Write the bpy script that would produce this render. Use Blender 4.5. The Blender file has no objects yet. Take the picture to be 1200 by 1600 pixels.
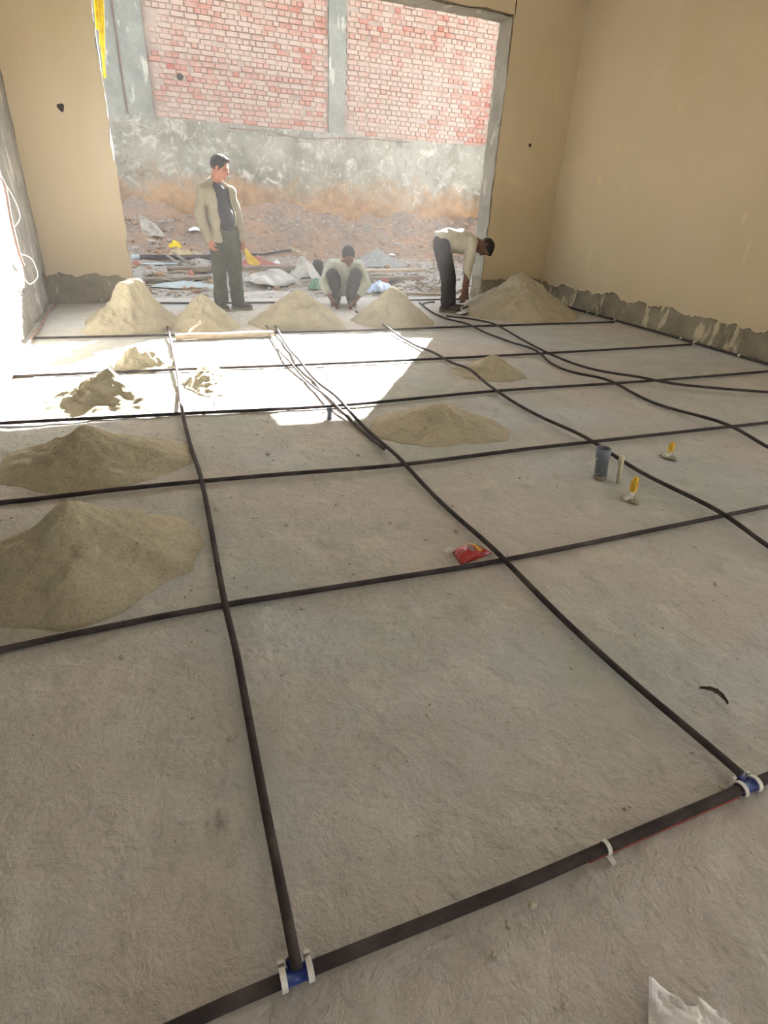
import bpy, bmesh, math, random
import numpy as np
from mathutils import Vector, Matrix

# ------------------------------------------------------------------ camera
FPX, PITCH, ROLL, YAW, CAMH = 885.18, 0.50235, 0.05508, 0.39341, 1.35
_fw = Vector((math.sin(YAW), math.cos(YAW), 0)); _rt = Vector((math.cos(YAW), -math.sin(YAW), 0)); _up = Vector((0, 0, 1))
_f2 = _fw*math.cos(PITCH) - _up*math.sin(PITCH); _u2 = _up*math.cos(PITCH) + _fw*math.sin(PITCH)
CR = _rt*math.cos(ROLL) + _u2*math.sin(ROLL); CU = _u2*math.cos(ROLL) - _rt*math.sin(ROLL); CF = _f2
scn = bpy.context.scene
COL = scn.collection
cam_d = bpy.data.cameras.new('camera'); cam = bpy.data.objects.new('camera', cam_d); COL.objects.link(cam)
cam_d.sensor_fit = 'VERTICAL'; cam_d.sensor_height = 24.0; cam_d.lens = 24.0*FPX/1600.0
cam_d.clip_start = 0.02; cam_d.clip_end = 300
cam.matrix_world = Matrix(((CR.x, CU.x, -CF.x, 0), (CR.y, CU.y, -CF.y, 0), (CR.z, CU.z, -CF.z, CAMH), (0, 0, 0, 1)))
scn.camera = cam

# ------------------------------------------------------------------ light
SUN_TO = Vector((0.705, 1.0, 0.675)).normalized()          # towards the sun, behind the brick wall
world = bpy.data.worlds.new('sky'); scn.world = world; world.use_nodes = True
wn = world.node_tree.nodes; wl = world.node_tree.links; wn.clear()
sky = wn.new('ShaderNodeTexSky'); sky.sky_type = 'NISHITA'; sky.sun_disc = False
sky.sun_elevation = math.asin(SUN_TO.z); sky.sun_rotation = math.atan2(SUN_TO.x, SUN_TO.y)
sky.air_density = 1.0; sky.dust_density = 2.5; sky.ozone_density = 1.0
bgn = wn.new('ShaderNodeBackground'); bgn.inputs['Strength'].default_value = 0.25
won = wn.new('ShaderNodeOutputWorld'); hsv = wn.new('ShaderNodeHueSaturation'); hsv.inputs['Saturation'].default_value = 0.45; wl.new(sky.outputs[0], hsv.inputs['Color']); wl.new(hsv.outputs[0], bgn.inputs[0]); wl.new(bgn.outputs[0], won.inputs[0])
sd = bpy.data.lights.new('sun', 'SUN'); sd.energy = 25.0; sd.angle = math.radians(0.53); sd.color = (1.0, 0.98, 0.95)
sun = bpy.data.objects.new('sun', sd); COL.objects.link(sun); sun.rotation_euler = SUN_TO.to_track_quat('Z', 'Y').to_euler()
sun.location = (10, 14, 12)
vs = scn.view_settings; vs.view_transform = 'Standard'; vs.look = 'None'; vs.gamma = 1.0; vs.use_curve_mapping = False
vs.exposure = 1.82
scn.cycles.max_bounces = 10; scn.cycles.diffuse_bounces = 7; scn.cycles.sample_clamp_indirect = 12.0

# ------------------------------------------------------------------ helpers
RND = random.Random(7)
def pix_dir(px, py):
    return CF + CR*((px-600)/FPX) - CU*((py-800)/FPX)
def on_floor(px, py, z=0.0):
    d = pix_dir(px, py); t = (z-CAMH)/d.z; return Vector((d.x*t, d.y*t, z))
def at_y(px, py, Y):
    d = pix_dir(px, py); t = Y/d.y; return Vector((d.x*t, Y, CAMH+d.z*t))
def _hash(ix, iy, iz, seed):
    h = (ix.astype(np.int64)*374761393 + iy.astype(np.int64)*668265263 + iz.astype(np.int64)*2147483647 + seed*974634777) & 0xFFFFFFFF
    h = ((h ^ (h >> 13))*1274126177) & 0xFFFFFFFF
    h = ((h ^ (h >> 16))*2246822519) & 0xFFFFFFFF
    return ((h ^ (h >> 15)) & 0xFFFFFF)/float(0xFFFFFF)*2-1
def vn(x, y, z=None, seed=0):
    x = np.asarray(x, float); y = np.asarray(y, float); z = np.zeros_like(x) if z is None else np.asarray(z, float)
    x0 = np.floor(x); y0 = np.floor(y); z0 = np.floor(z); fx = x-x0; fy = y-y0; fz = z-z0
    fx = fx*fx*(3-2*fx); fy = fy*fy*(3-2*fy); fz = fz*fz*(3-2*fz)
    r = 0
    for dx in (0, 1):
        for dy in (0, 1):
            for dz in (0, 1):
                w = (fx if dx else 1-fx)*(fy if dy else 1-fy)*(fz if dz else 1-fz)
                r = r + w*_hash(x0+dx, y0+dy, z0+dz, seed)
    return r
def fbm(x, y, z=None, o=4, seed=0, g=0.5):
    r = 0; a = 1; f = 1
    for i in range(o):
        r = r + a*vn(np.asarray(x)*f, np.asarray(y)*f, None if z is None else np.asarray(z)*f, seed+i*17); a *= g; f *= 2.03
    return r
def sstep(a, b, x):
    t = np.clip((np.asarray(x, float)-a)/(b-a), 0, 1); return t*t*(3-2*t)

def mesh_obj(name, verts, faces, mat=None, parent=None, smooth=False):
    me = bpy.data.meshes.new(name); me.from_pydata([tuple(v) for v in verts], [], [tuple(f) for f in faces]); me.update()
    if smooth: me.polygons.foreach_set('use_smooth', [True]*len(me.polygons))
    o = bpy.data.objects.new(name, me); COL.objects.link(o)
    if mat: me.materials.append(mat)
    if parent: o.parent = parent
    return o
def empty(name, loc=(0, 0, 0), rz=0.0):
    o = bpy.data.objects.new(name, None); COL.objects.link(o); o.location = loc; o.rotation_euler = (0, 0, rz); o.empty_display_size = 0.1
    return o
def tag(o, label, cat, group=None):
    o['label'] = label; o['category'] = cat
    if group: o['group'] = group
    return o
def struct(o, label=None):
    o['kind'] = 'structure'
    if label: o['label'] = label
    return o
def join(parts):
    V = []; F = []
    for v, f in parts:
        b = len(V); V += [tuple(q) for q in v]; F += [tuple(i+b for i in q) for q in f]
    return V, F
def box(x0, x1, y0, y1, z0, z1):
    v = [(x0, y0, z0), (x1, y0, z0), (x1, y1, z0), (x0, y1, z0), (x0, y0, z1), (x1, y0, z1), (x1, y1, z1), (x0, y1, z1)]
    f = [(0, 3, 2, 1), (4, 5, 6, 7), (0, 1, 5, 4), (1, 2, 6, 5), (2, 3, 7, 6), (3, 0, 4, 7)]
    return v, f
def grid(P):
    n, m = P.shape[:2]
    v = P.reshape(-1, 3).tolist()
    i = np.arange((n-1)*(m-1)); a = (i//(m-1))*m + i % (m-1)
    f = np.stack([a, a+1, a+m+1, a+m], 1).tolist()
    return v, f
def catmull(pts, n=6):
    pts = [Vector(p) for p in pts]
    if len(pts) < 3 or n < 2: return pts
    out = []
    for i in range(len(pts)-1):
        p0 = pts[max(i-1, 0)]; p1 = pts[i]; p2 = pts[i+1]; p3 = pts[min(i+2, len(pts)-1)]
        for k in range(n):
            t = k/n
            out.append(0.5*((2*p1)+(p2-p0)*t+(2*p0-5*p1+4*p2-p3)*t*t+(3*p1-p0-3*p2+p3)*t**3))
    out.append(pts[-1]); return out
def tube(pts, r, n=8, caps=True):
    pts = [Vector(p) for p in pts]; rr = r if isinstance(r, (list, tuple)) else [r]*len(pts)
    V = []; F = []; prev = None
    for i, p in enumerate(pts):
        t = (pts[min(i+1, len(pts)-1)]-pts[max(i-1, 0)]).normalized()
        if prev is None:
            a = Vector((0, 0, 1)) if abs(t.z) < 0.9 else Vector((1, 0, 0)); u = t.cross(a).normalized()
        else:
            u = (prev - t*prev.dot(t)).normalized()
        prev = u; w = t.cross(u)
        for k in range(n):
            an = 2*math.pi*k/n; V.append(p+(u*math.cos(an)+w*math.sin(an))*rr[i])
    for i in range(len(pts)-1):
        for k in range(n):
            a = i*n+k; b = i*n+(k+1) % n; F.append((a, b, b+n, a+n))
    if caps:
        F.append(tuple(range(n))[::-1]); F.append(tuple(range((len(pts)-1)*n, len(pts)*n)))
    return V, F
def lathe(prof, n=16, c=(0, 0, 0)):
    V = []; F = []
    for r, z in prof:
        for k in range(n):
            a = 2*math.pi*k/n; V.append((c[0]+r*math.cos(a), c[1]+r*math.sin(a), c[2]+z))
    for i in range(len(prof)-1):
        for k in range(n):
            a = i*n+k; b = i*n+(k+1) % n; F.append((a, b, b+n, a+n))
    F.append(tuple(range(n))[::-1]); F.append(tuple(range((len(prof)-1)*n, len(prof)*n)))
    return V, F
_ico = None
def rock(c, s, seed, flat=0.7, sub=1):
    global _ico
    if _ico is None:
        _ico = {}
        for k in (1, 2):
            bm = bmesh.new(); bmesh.ops.create_icosphere(bm, subdivisions=k, radius=1)
            _ico[k] = (np.array([v.co[:] for v in bm.verts]), [tuple(v.index for v in f.verts) for f in bm.faces]); bm.free()
    V, F = _ico[sub]; r = random.Random(seed)
    if (sub, seed) not in _ico: _ico[(sub, seed)] = 1+0.38*vn(V[:, 0]*1.3+seed*3.1, V[:, 1]*1.3, V[:, 2]*1.3, seed)
    d = _ico[(sub, seed)]
    P = V*d[:, None]*np.array([s*r.uniform(.8, 1.3), s*r.uniform(.6, 1.0), s*flat*r.uniform(.6, 1.0)])
    a = r.uniform(0, 6.3); ca, sa = math.cos(a), math.sin(a)
    P = np.stack([P[:, 0]*ca-P[:, 1]*sa, P[:, 0]*sa+P[:, 1]*ca, P[:, 2]], 1)+np.array(c)
    return P.tolist(), F

# ------------------------------------------------------------------ materials
class NT:
    def __init__(s, name):
        s.m = bpy.data.materials.new(name); s.m.use_nodes = True; s.t = s.m.node_tree; s.t.nodes.clear()
        s.out = s.n('ShaderNodeOutputMaterial'); s.b = s.n('ShaderNodeBsdfPrincipled'); s.l(s.b.outputs[0], s.out.inputs[0])
        s.geo = s.n('ShaderNodeNewGeometry'); s.pos = s.geo.outputs['Position']
    def n(s, t): return s.t.nodes.new(t)
    def l(s, a, b): s.t.links.new(a, b)
    def noise(s, scale, detail=4, rough=0.55, vec=None, stretch=None, dist=0.0):
        v = vec or s.pos
        if stretch:
            mp = s.n('ShaderNodeMapping'); mp.inputs['Scale'].default_value = stretch; s.l(v, mp.inputs[0]); v = mp.outputs[0]
        k = s.n('ShaderNodeTexNoise'); k.inputs['Scale'].default_value = scale; k.inputs['Detail'].default_value = detail
        k.inputs['Roughness'].default_value = rough; k.inputs['Distortion'].default_value = dist; s.l(v, k.inputs['Vector']); return k.outputs['Fac']
    def vor(s, scale, feature='F1'):
        k = s.n('ShaderNodeTexVoronoi'); k.feature = feature; k.inputs['Scale'].default_value = scale; s.l(s.pos, k.inputs['Vector']); return k.outputs['Distance']
    def ramp(s, fac, a, b, ca=0.0, cb=1.0):
        r = s.n('ShaderNodeMapRange'); r.inputs['From Min'].default_value = a; r.inputs['From Max'].default_value = b
        r.inputs['To Min'].default_value = ca; r.inputs['To Max'].default_value = cb; r.clamp = True; s.l(fac, r.inputs['Value']); return r.outputs[0]
    def mix(s, fac, a, b):
        k = s.n('ShaderNodeMix'); k.data_type = 'RGBA'
        if isinstance(fac, float): k.inputs[0].default_value = fac
        else: s.l(fac, k.inputs[0])
        for v, i in ((a, 6), (b, 7)):
            if isinstance(v, tuple): k.inputs[i].default_value = (*v[:3], 1)
            else: s.l(v, k.inputs[i])
        return k.outputs[2]
    def math(s, op, a, b=None):
        k = s.n('ShaderNodeMath'); k.operation = op
        for v, i in ((a, 0), (b, 1)):
            if v is None: continue
            if isinstance(v, (int, float)): k.inputs[i].default_value = v
            else: s.l(v, k.inputs[i])
        return k.outputs[0]
    def sep(s):
        k = s.n('ShaderNodeSeparateXYZ'); s.l(s.pos, k.inputs[0]); return k.outputs
    def bump(s, h, dist, strength=1.0):
        k = s.n('ShaderNodeBump'); k.inputs['Distance'].default_value = dist; k.inputs['Strength'].default_value = strength
        s.l(h, k.inputs['Height']); s.l(k.outputs[0], s.b.inputs['Normal'])
    def done(s, col, rough=0.9, spec=0.3):
        if isinstance(col, tuple): s.b.inputs['Base Color'].default_value = (*col[:3], 1)
        else: s.l(col, s.b.inputs['Base Color'])
        if isinstance(rough, float): s.b.inputs['Roughness'].default_value = rough
        else: s.l(rough, s.b.inputs['Roughness'])
        s.b.inputs['Specular IOR Level'].default_value = spec
        return s.m
def srgb(r, g, b):
    f = lambda c: (c/255/12.92) if c/255 <= 0.04045 else ((c/255+0.055)/1.055)**2.4
    return (f(r), f(g), f(b))
def simple(name, c1, c2=None, scale=6.0, rough=0.8, spec=0.3, bump=0.0, bscale=60.0, stretch=None, lo=0.35, hi=0.65):
    t = NT(name); c2 = c2 or tuple(0.8*q for q in c1)
    col = t.mix(t.ramp(t.noise(scale, 5, 0.6, stretch=stretch), lo, hi), c1, c2)
    if bump: t.bump(t.noise(bscale, 4, 0.6), bump)
    return t.done(col, rough, spec)

def m_floor():
    t = NT('screed')
    base = t.mix(t.ramp(t.noise(0.75, 3, 0.5), 0.40, 0.60), srgb(185, 178, 171), srgb(174, 175, 168))
    base = t.mix(t.ramp(t.noise(0.55, 2, 0.5, stretch=(1, 1.7, 1)), 0.50, 0.68), base, srgb(183, 187, 188))
    base = t.mix(t.ramp(t.noise(4.0, 7, 0.68, dist=0.5), 0.50, 0.72, 0, 0.6), base, srgb(208, 202, 190))
    base = t.mix(t.ramp(t.noise(5.0, 7, 0.70, stretch=(1.5, 0.9, 1), dist=0.4), 0.55, 0.72, 0, 0.55), base, srgb(148, 142, 131))
    base = t.mix(t.ramp(t.noise(48.0, 4, 0.7), 0.54, 0.72, 0, 0.4), base, srgb(136, 130, 119))
    base = t.mix(t.ramp(t.vor(26.0), 0.09, 0.02, 0, 0.45), base, srgb(216, 211, 200))
    h = t.math('ADD', t.math('MULTIPLY', t.noise(12.0, 6, 0.64, dist=0.3), 1.4), t.math('MULTIPLY', t.noise(70.0, 3, 0.6), 0.18))
    t.bump(h, 0.014)
    return t.done(base, 0.92, 0.2)
def m_sand():
    t = NT('sand')
    base = t.mix(t.ramp(t.noise(6.0, 5, 0.6), 0.35, 0.65), srgb(196, 187, 163), srgb(178, 170, 148))
    base = t.mix(t.ramp(t.noise(70.0, 4, 0.75), 0.48, 0.66, 0, 0.65), base, srgb(152, 144, 122))
    t.bump(t.math('ADD', t.noise(45.0, 5, 0.7), t.math('MULTIPLY', t.noise(220.0, 3, 0.6), 0.5)), 0.012)
    return t.done(base, 0.95, 0.1)
def m_plaster():
    t = NT('beige_plaster')
    base = t.mix(t.ramp(t.noise(0.9, 4, 0.55), 0.35, 0.68), srgb(196, 180, 152), srgb(190, 176, 146))
    base = t.mix(t.ramp(t.noise(1.4, 5, 0.6, stretch=(1, 1, 0.25)), 0.5, 0.75, 0, 0.6), base, srgb(200, 186, 164))
    base = t.mix(t.ramp(t.noise(9.0, 3, 0.5, stretch=(1, 1, 0.10)), 0.70, 0.74, 0, 0.55), base, srgb(212, 194, 152))
    base = t.mix(t.ramp(t.noise(2.6, 3, 0.5), 0.68, 0.73, 0, 0.5), base, srgb(212, 196, 150))
    base = t.mix(t.ramp(t.noise(40.0, 4, 0.6), 0.6, 0.8, 0, 0.2), base, srgb(160, 140, 100))
    t.bump(t.math('ADD', t.noise(8.0, 4, 0.5), t.math('MULTIPLY', t.noise(90.0, 3, 0.6), 0.15)), 0.006)
    return t.done(base, 0.88, 0.25)
def m_cement(name='grey_cement', a=(150, 146, 136), b=(118, 115, 106), c=(196, 190, 176)):
    t = NT(name)
    base = t.mix(t.ramp(t.noise(2.2, 5, 0.6), 0.35, 0.65), srgb(*a), srgb(*b))
    base = t.mix(t.ramp(t.noise(7.0, 5, 0.6, stretch=(1, 1, 0.35)), 0.57, 0.64, 0, 0.85), base, srgb(*c))
    base = t.mix(t.ramp(t.noise(14.0, 5, 0.65), 0.58, 0.72, 0, 0.5), base, tuple(0.6*q for q in srgb(*b)))
    t.bump(t.noise(16.0, 6, 0.65), 0.02)
    return t.done(base, 0.93, 0.2)
def m_brick():
    t = NT('brick')
    oi = t.n('ShaderNodeObjectInfo'); rnd = t.math('FRACT', t.math('ADD', oi.outputs['Random'], t.geo.outputs['Random Per Island']))
    red = t.mix(rnd, srgb(156, 90, 79), srgb(164, 116, 104))
    red = t.mix(t.ramp(t.noise(30.0, 4, 0.6), 0.4, 0.7, 0, 0.5), red, srgb(190, 140, 120))
    coat = t.math('ADD', t.noise(1.0, 4, 0.6), t.math('MULTIPLY', t.math('FRACT', t.math('MULTIPLY', rnd, 7.31)), 0.34))
    coat = t.math('ADD', coat, t.math('MULTIPLY', t.noise(13.0, 4, 0.7), 0.45))
    col = t.mix(t.ramp(coat, 0.66, 0.95, 0.08, 0.88), red, srgb(172, 156, 143))
    t.bump(t.noise(40.0, 5, 0.6), 0.012)
    return t.done(col, 0.92, 0.15)
def m_basewall():
    t = NT('rubble_render')
    z = t.sep()[2]
    col = t.mix(t.ramp(t.noise(1.3, 5, 0.6), 0.4, 0.62), srgb(150, 147, 135), srgb(122, 120, 107))
    col = t.mix(t.ramp(t.noise(4.5, 6, 0.68, dist=1.0), 0.52, 0.66, 0, 0.85), col, srgb(190, 184, 173))
    col = t.mix(t.ramp(t.noise(6.0, 6, 0.7, stretch=(1, 1, 0.4), dist=0.8), 0.56, 0.68, 0, 0.7), col, srgb(104, 98, 88))
    soil = t.mix(t.ramp(t.noise(3.0, 5, 0.6), 0.4, 0.65), srgb(170, 138, 104), srgb(142, 112, 84))
    edge = t.math('ADD', z, t.math('MULTIPLY', t.math('SUBTRACT', t.noise(1.6, 5, 0.65, dist=0.5), 0.5), 1.5))
    col = t.mix(t.ramp(edge, 1.75, 1.25), col, soil)
    t.bump(t.noise(12.0, 6, 0.65), 0.03)
    return t.done(col, 0.95, 0.15)
def m_soil():
    t = NT('soil')
    col = t.mix(t.ramp(t.noise(1.6, 5, 0.6), 0.4, 0.62), srgb(158, 128, 104), srgb(138, 122, 108))
    y = t.sep()[1]
    edge = t.math('ADD', y, t.math('MULTIPLY', t.noise(1.1, 4, 0.6), 2.4))
    col = t.mix(t.ramp(edge, 13.4, 12.2), col, srgb(164, 160, 152))
    col = t.mix(t.ramp(t.noise(9.0, 5, 0.65), 0.5, 0.7, 0, 0.6), col, srgb(104, 90, 76))
    col = t.mix(t.ramp(t.noise(14.0, 5, 0.65), 0.6, 0.7, 0, 0.6), col, srgb(200, 188, 172))
    t.bump(t.noise(20.0, 6, 0.65), 0.03)
    return t.done(col, 0.95, 0.15)
M = {}
M['floor'] = m_floor(); M['sand'] = m_sand(); M['plaster'] = m_plaster(); M['cement'] = m_cement(); M['brick'] = m_brick()
M['plinth'] = m_cement('plinth_cement', (154, 145, 126), (122, 115, 98), (204, 192, 164))
M['jamb'] = m_cement('jamb_cement', (176, 172, 160), (152, 148, 136), (204, 198, 184))
M['column'] = m_cement('column_concrete', (142, 142, 133), (122, 123, 115), (176, 173, 162))
M['leftwall'] = m_cement('left_wall_render', (172, 168, 160), (140, 138, 132), (204, 198, 188))
M['basewall'] = m_basewall(); M['soil'] = m_soil()
M['mortar'] = simple('mortar', srgb(166, 150, 138), srgb(148, 132, 122), 3.0, 0.95, 0.1, 0.01, 30)
M['ceiling'] = simple('ceiling_concrete', srgb(190, 184, 172), srgb(170, 164, 152), 1.5, 0.95, 0.1)
M['pipe'] = simple('black_pipe', srgb(54, 48, 48), srgb(84, 77, 74), 9.0, 0.8, 0.15, 0.002, 90, lo=0.42, hi=0.75)
M['pipe_red'] = simple('red_stripe', srgb(150, 62, 48), srgb(120, 60, 48), 12.0, 0.6)
M['pipe_rust'] = simple('dusty_pipe', srgb(112, 84, 76), srgb(146, 122, 110), 8.0, 0.7, 0.3, 0.002, 90)
M['blue'] = simple('blue_plastic', srgb(36, 62, 140), srgb(28, 46, 104), 20.0, 0.4, 0.5)
M['white'] = simple('white_plastic', srgb(226, 224, 220), srgb(200, 196, 188), 25.0, 0.45, 0.5)
M['greypvc'] = simple('grey_pvc', srgb(96, 106, 122), srgb(112, 118, 128), 14.0, 0.5, 0.5)
M['splash'] = simple('cement_splash', srgb(206, 202, 192), srgb(186, 180, 168), 40.0, 0.9)
M['cream'] = simple('cream_pvc', srgb(222, 214, 190), srgb(200, 188, 160), 14.0, 0.5, 0.4)
M['yellow'] = simple('yellow_plastic', srgb(222, 184, 62), srgb(190, 150, 52), 30.0, 0.5, 0.4)
M['dark'] = simple('dark_hole', srgb(40, 34, 30), srgb(56, 48, 42), 20.0, 0.95)  # painted shade of the wall holes; also colours the trowel handle
M['wood'] = simple('weathered_wood', srgb(188, 174, 152), srgb(150, 136, 116), 5.0, 0.85, 0.2, 0.006, 40, stretch=(1, 8, 8))
M['wood2'] = simple('grey_timber', srgb(150, 138, 124), srgb(112, 102, 92), 5.0, 0.9, 0.2, 0.008, 40, stretch=(1, 8, 8))
M['stone'] = simple('brown_stone', srgb(168, 142, 118), srgb(134, 112, 94), 7.0, 0.95, 0.15, 0.01, 40)
M['greystone'] = simple('grey_stone', srgb(176, 170, 160), srgb(140, 134, 124), 9.0, 0.95, 0.15, 0.01, 40)
M['grit'] = simple('floor_crumbs', srgb(196, 188, 174), srgb(160, 152, 138), 60.0, 0.95, 0.1)
M['redrubble'] = simple('red_rubble', srgb(168, 108, 94), srgb(140, 96, 86), 12.0, 0.95, 0.1, 0.01, 40)
M['gravel'] = simple('grey_gravel', srgb(158, 158, 156), srgb(134, 134, 132), 30.0, 0.95, 0.1, 0.02, 60)
M['polygrey'] = simple('grey_plastic_sheet', srgb(190, 188, 180), srgb(150, 146, 138), 4.0, 0.4, 0.5)
M['polyblue'] = simple('pale_blue_sheet', srgb(170, 186, 188), srgb(150, 164, 166), 4.0, 0.4, 0.5)
M['bluebag'] = simple('blue_bag', srgb(150, 178, 218), srgb(190, 206, 226), 9.0, 0.35, 0.5)
M['greenbag'] = simple('green_bag', srgb(96, 150, 112), srgb(70, 118, 88), 9.0, 0.45, 0.5)
M['yellowbag'] = simple('yellow_bag', srgb(214, 188, 70), srgb(176, 148, 50), 9.0, 0.45, 0.4)
M['tancloth'] = simple('tan_sack', srgb(184, 164, 124), srgb(156, 138, 104), 9.0, 0.9)
M['whitebag'] = simple('white_bag', srgb(226, 224, 222), srgb(206, 204, 206), 12.0, 0.32, 0.5)
M['leaf'] = simple('dry_leaf', srgb(84, 72, 56), srgb(58, 50, 40), 30.0, 0.8, 0.2)
M['skin1'] = simple('skin_light', srgb(172, 118, 98), srgb(154, 102, 84), 14.0, 0.6, 0.3)
M['skin2'] = simple('skin_brown', srgb(116, 82, 66), srgb(100, 70, 58), 14.0, 0.6, 0.3)
M['hair'] = simple('black_hair', srgb(34, 30, 30), srgb(44, 39, 38), 60.0, 0.8, 0.2, 0.004, 150)
M['jacket'] = simple('khaki_jacket', srgb(150, 144, 128), srgb(136, 130, 115), 9.0, 0.9, 0.1, 0.004, 25)
M['tshirt'] = simple('black_tshirt', srgb(44, 46, 52), srgb(56, 56, 62), 9.0, 0.85, 0.2)
M['olive'] = simple('olive_trousers', srgb(80, 82, 70), srgb(68, 70, 60), 9.0, 0.9, 0.1)
M['shirt'] = simple('pale_green_shirt', srgb(186, 190, 178), srgb(168, 173, 160), 9.0, 0.85, 0.15)
M['shirt2'] = simple('cream_shirt', srgb(192, 188, 172), srgb(172, 168, 152), 9.0, 0.85, 0.15)
M['navy'] = simple('dark_trousers', srgb(58, 58, 62), srgb(70, 68, 70), 9.0, 0.9, 0.1)
M['shoe'] = simple('dark_shoe', srgb(66, 64, 58), srgb(84, 80, 72), 12.0, 0.7, 0.3)
M['sole'] = simple('dusty_sole', srgb(150, 140, 122), srgb(120, 112, 98), 12.0, 0.9)
M['eye'] = simple('eye_dark', srgb(40, 30, 26), srgb(30, 24, 22), 30.0, 0.3, 0.5)
M['steel'] = simple('trowel_steel', srgb(196, 194, 196), srgb(160, 158, 160), 20.0, 0.35, 0.6)
M['wire'] = simple('grey_wire', srgb(150, 120, 110), srgb(110, 100, 92), 20.0, 0.6)
M['yellowrope'] = simple('yellow_rope', srgb(226, 204, 30), srgb(196, 170, 20), 20.0, 0.6, 0.3)
M['packet_yellow'] = simple('packet_yellow', srgb(222, 170, 60), srgb(206, 150, 60), 30.0, 0.35, 0.5)
M['packet_print'] = simple('packet_print', srgb(150, 130, 120), srgb(110, 96, 96), 60.0, 0.4, 0.5)
M['packet'] = simple('packet_red', srgb(176, 44, 44), srgb(150, 34, 40), 30.0, 0.32, 0.5)

# ------------------------------------------------------------------ the setting
XL, XR, YB, YO, YF = -1.17, 6.2, 8.6, 8.9, -3.2
OX0, OX1, ZL, ZC = -0.17, 5.03, 3.58, 3.98
def floor_h(x, y):
    return 0.006*fbm(np.asarray(x)*1.1, np.asarray(y)*1.1, o=3, seed=3) + 0.0045*fbm(np.asarray(x)*9, np.asarray(y)*9, o=3, seed=9)
xs = np.linspace(XL-0.05, XR+0.05, 300)
ys = np.concatenate([np.linspace(YF, 0.1, 40)[:-1], 0.1*(9.0/0.1)**np.linspace(0, 1, 1)*1.0, 0.1+8.85*np.linspace(0, 1, 420)[1:]**1.35])
gx, gy = np.meshgrid(xs, ys, indexing='xy')
P = np.stack([gx, gy, floor_h(gx, gy)-0.006], -1)
v, f = grid(P); o = struct(mesh_obj('floor', v, f, M['floor'], smooth=True), 'rough grey-beige unfinished concrete floor')

def ground_h(x, y):
    x = np.asarray(x, float); y = np.asarray(y, float)
    h = -0.02+0.30*sstep(9.3, 12.0, y) + 0.78*sstep(11.9, 13.7, y)*(0.95+0.25*vn(x*0.7, y*0.1, seed=5))
    h = h+0.05*fbm(x*2.2, y*2.2, o=4, seed=21)*sstep(9.0, 9.8, y) + 0.10*sstep(12.0, 12.8, y)*fbm(x*3.1, y*3.1, o=4, seed=31)
    return h
gx, gy = np.meshgrid(np.linspace(-3.0, 10.0, 330), np.linspace(8.85, 13.9, 170), indexing='xy')
v, f = grid(np.stack([gx, gy, ground_h(gx, gy)], -1))
ground = struct(mesh_obj('ground', v, f, M['soil'], smooth=True), 'debris-strewn earth yard outside the opening, banked against the wall')
v, f = join([box(-60, 60, 14.2, 60, -0.4, -0.2), box(-60, -1.6, -60, 8.0, -0.4, -0.2), box(6.6, 60, -60, 8.0, -0.4, -0.2), box(-1.6, 6.6, -60, YF, -0.4, -0.2)])
struct(mesh_obj('ground_beyond', v, f, M['soil']), 'bare earth around the building')
def on_ground(px, py):
    d = pix_dir(px, py); t0 = 8.9/d.y; t = t0
    tt = np.arange(t0, 13.6/d.y, 0.004); gh = ground_h(d.x*tt, d.y*tt); hit = np.nonzero(CAMH+d.z*tt <= gh)[0]
    k = int(hit[0]) if len(hit) else len(tt)-1
    return Vector((d.x*tt[k], d.y*tt[k], float(gh[k])))

def jag_sheet(axis, c, thick, u0, u1, zlow, z1, right=None, left=None, n=160, nz=60, seed=1):
    """plaster coat: a thin slab in the plane axis=c, lower edge zlow(u), optional ragged left/right edges"""
    F = []
    S, T = np.meshgrid(np.linspace(0, 1, n+1), np.linspace(0, 1, nz+1), indexing='ij')
    zb = zlow(u0+(u1-u0)*S); Zs = zb+(z1-zb)*T
    ru = u1+(right(Zs) if right else 0*S); lu = u0+(left(Zs) if left else 0*S); Us = lu+(ru-lu)*S
    V = []
    for side in (0, 1):
        D = 0*S+c+(thick if side else 0)
        V += np.stack([Us, D, Zs] if axis == 'y' else [D, Us, Zs], -1).reshape(-1, 3).tolist()
    m = nz+1; N = (n+1)*m
    for i in range(n):
        for j in range(nz):
            a = i*m+j; F.append((a, a+1, a+m+1, a+m)); F.append((N+a, N+a+m, N+a+m+1, N+a+1))
    for i in range(n):
        a = i*m; F.append((a, a+m, N+a+m, N+a)); a = i*m+nz; F.append((a, N+a, N+a+m, a+m))
    for j in range(nz):
        a = j; F.append((a, N+a, N+a+1, a+1)); a = n*m+j; F.append((a, a+1, N+a+1, N+a))
    return V, F
jz = lambda base, amp, sd: (lambda u: base+amp*fbm(u*5.0, 0*u+sd*1.7, o=4, seed=sd))
je = lambda amp, sd: (lambda z: amp*fbm(z*6.0, 0*z+sd*2.3, o=4, seed=sd))

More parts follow.
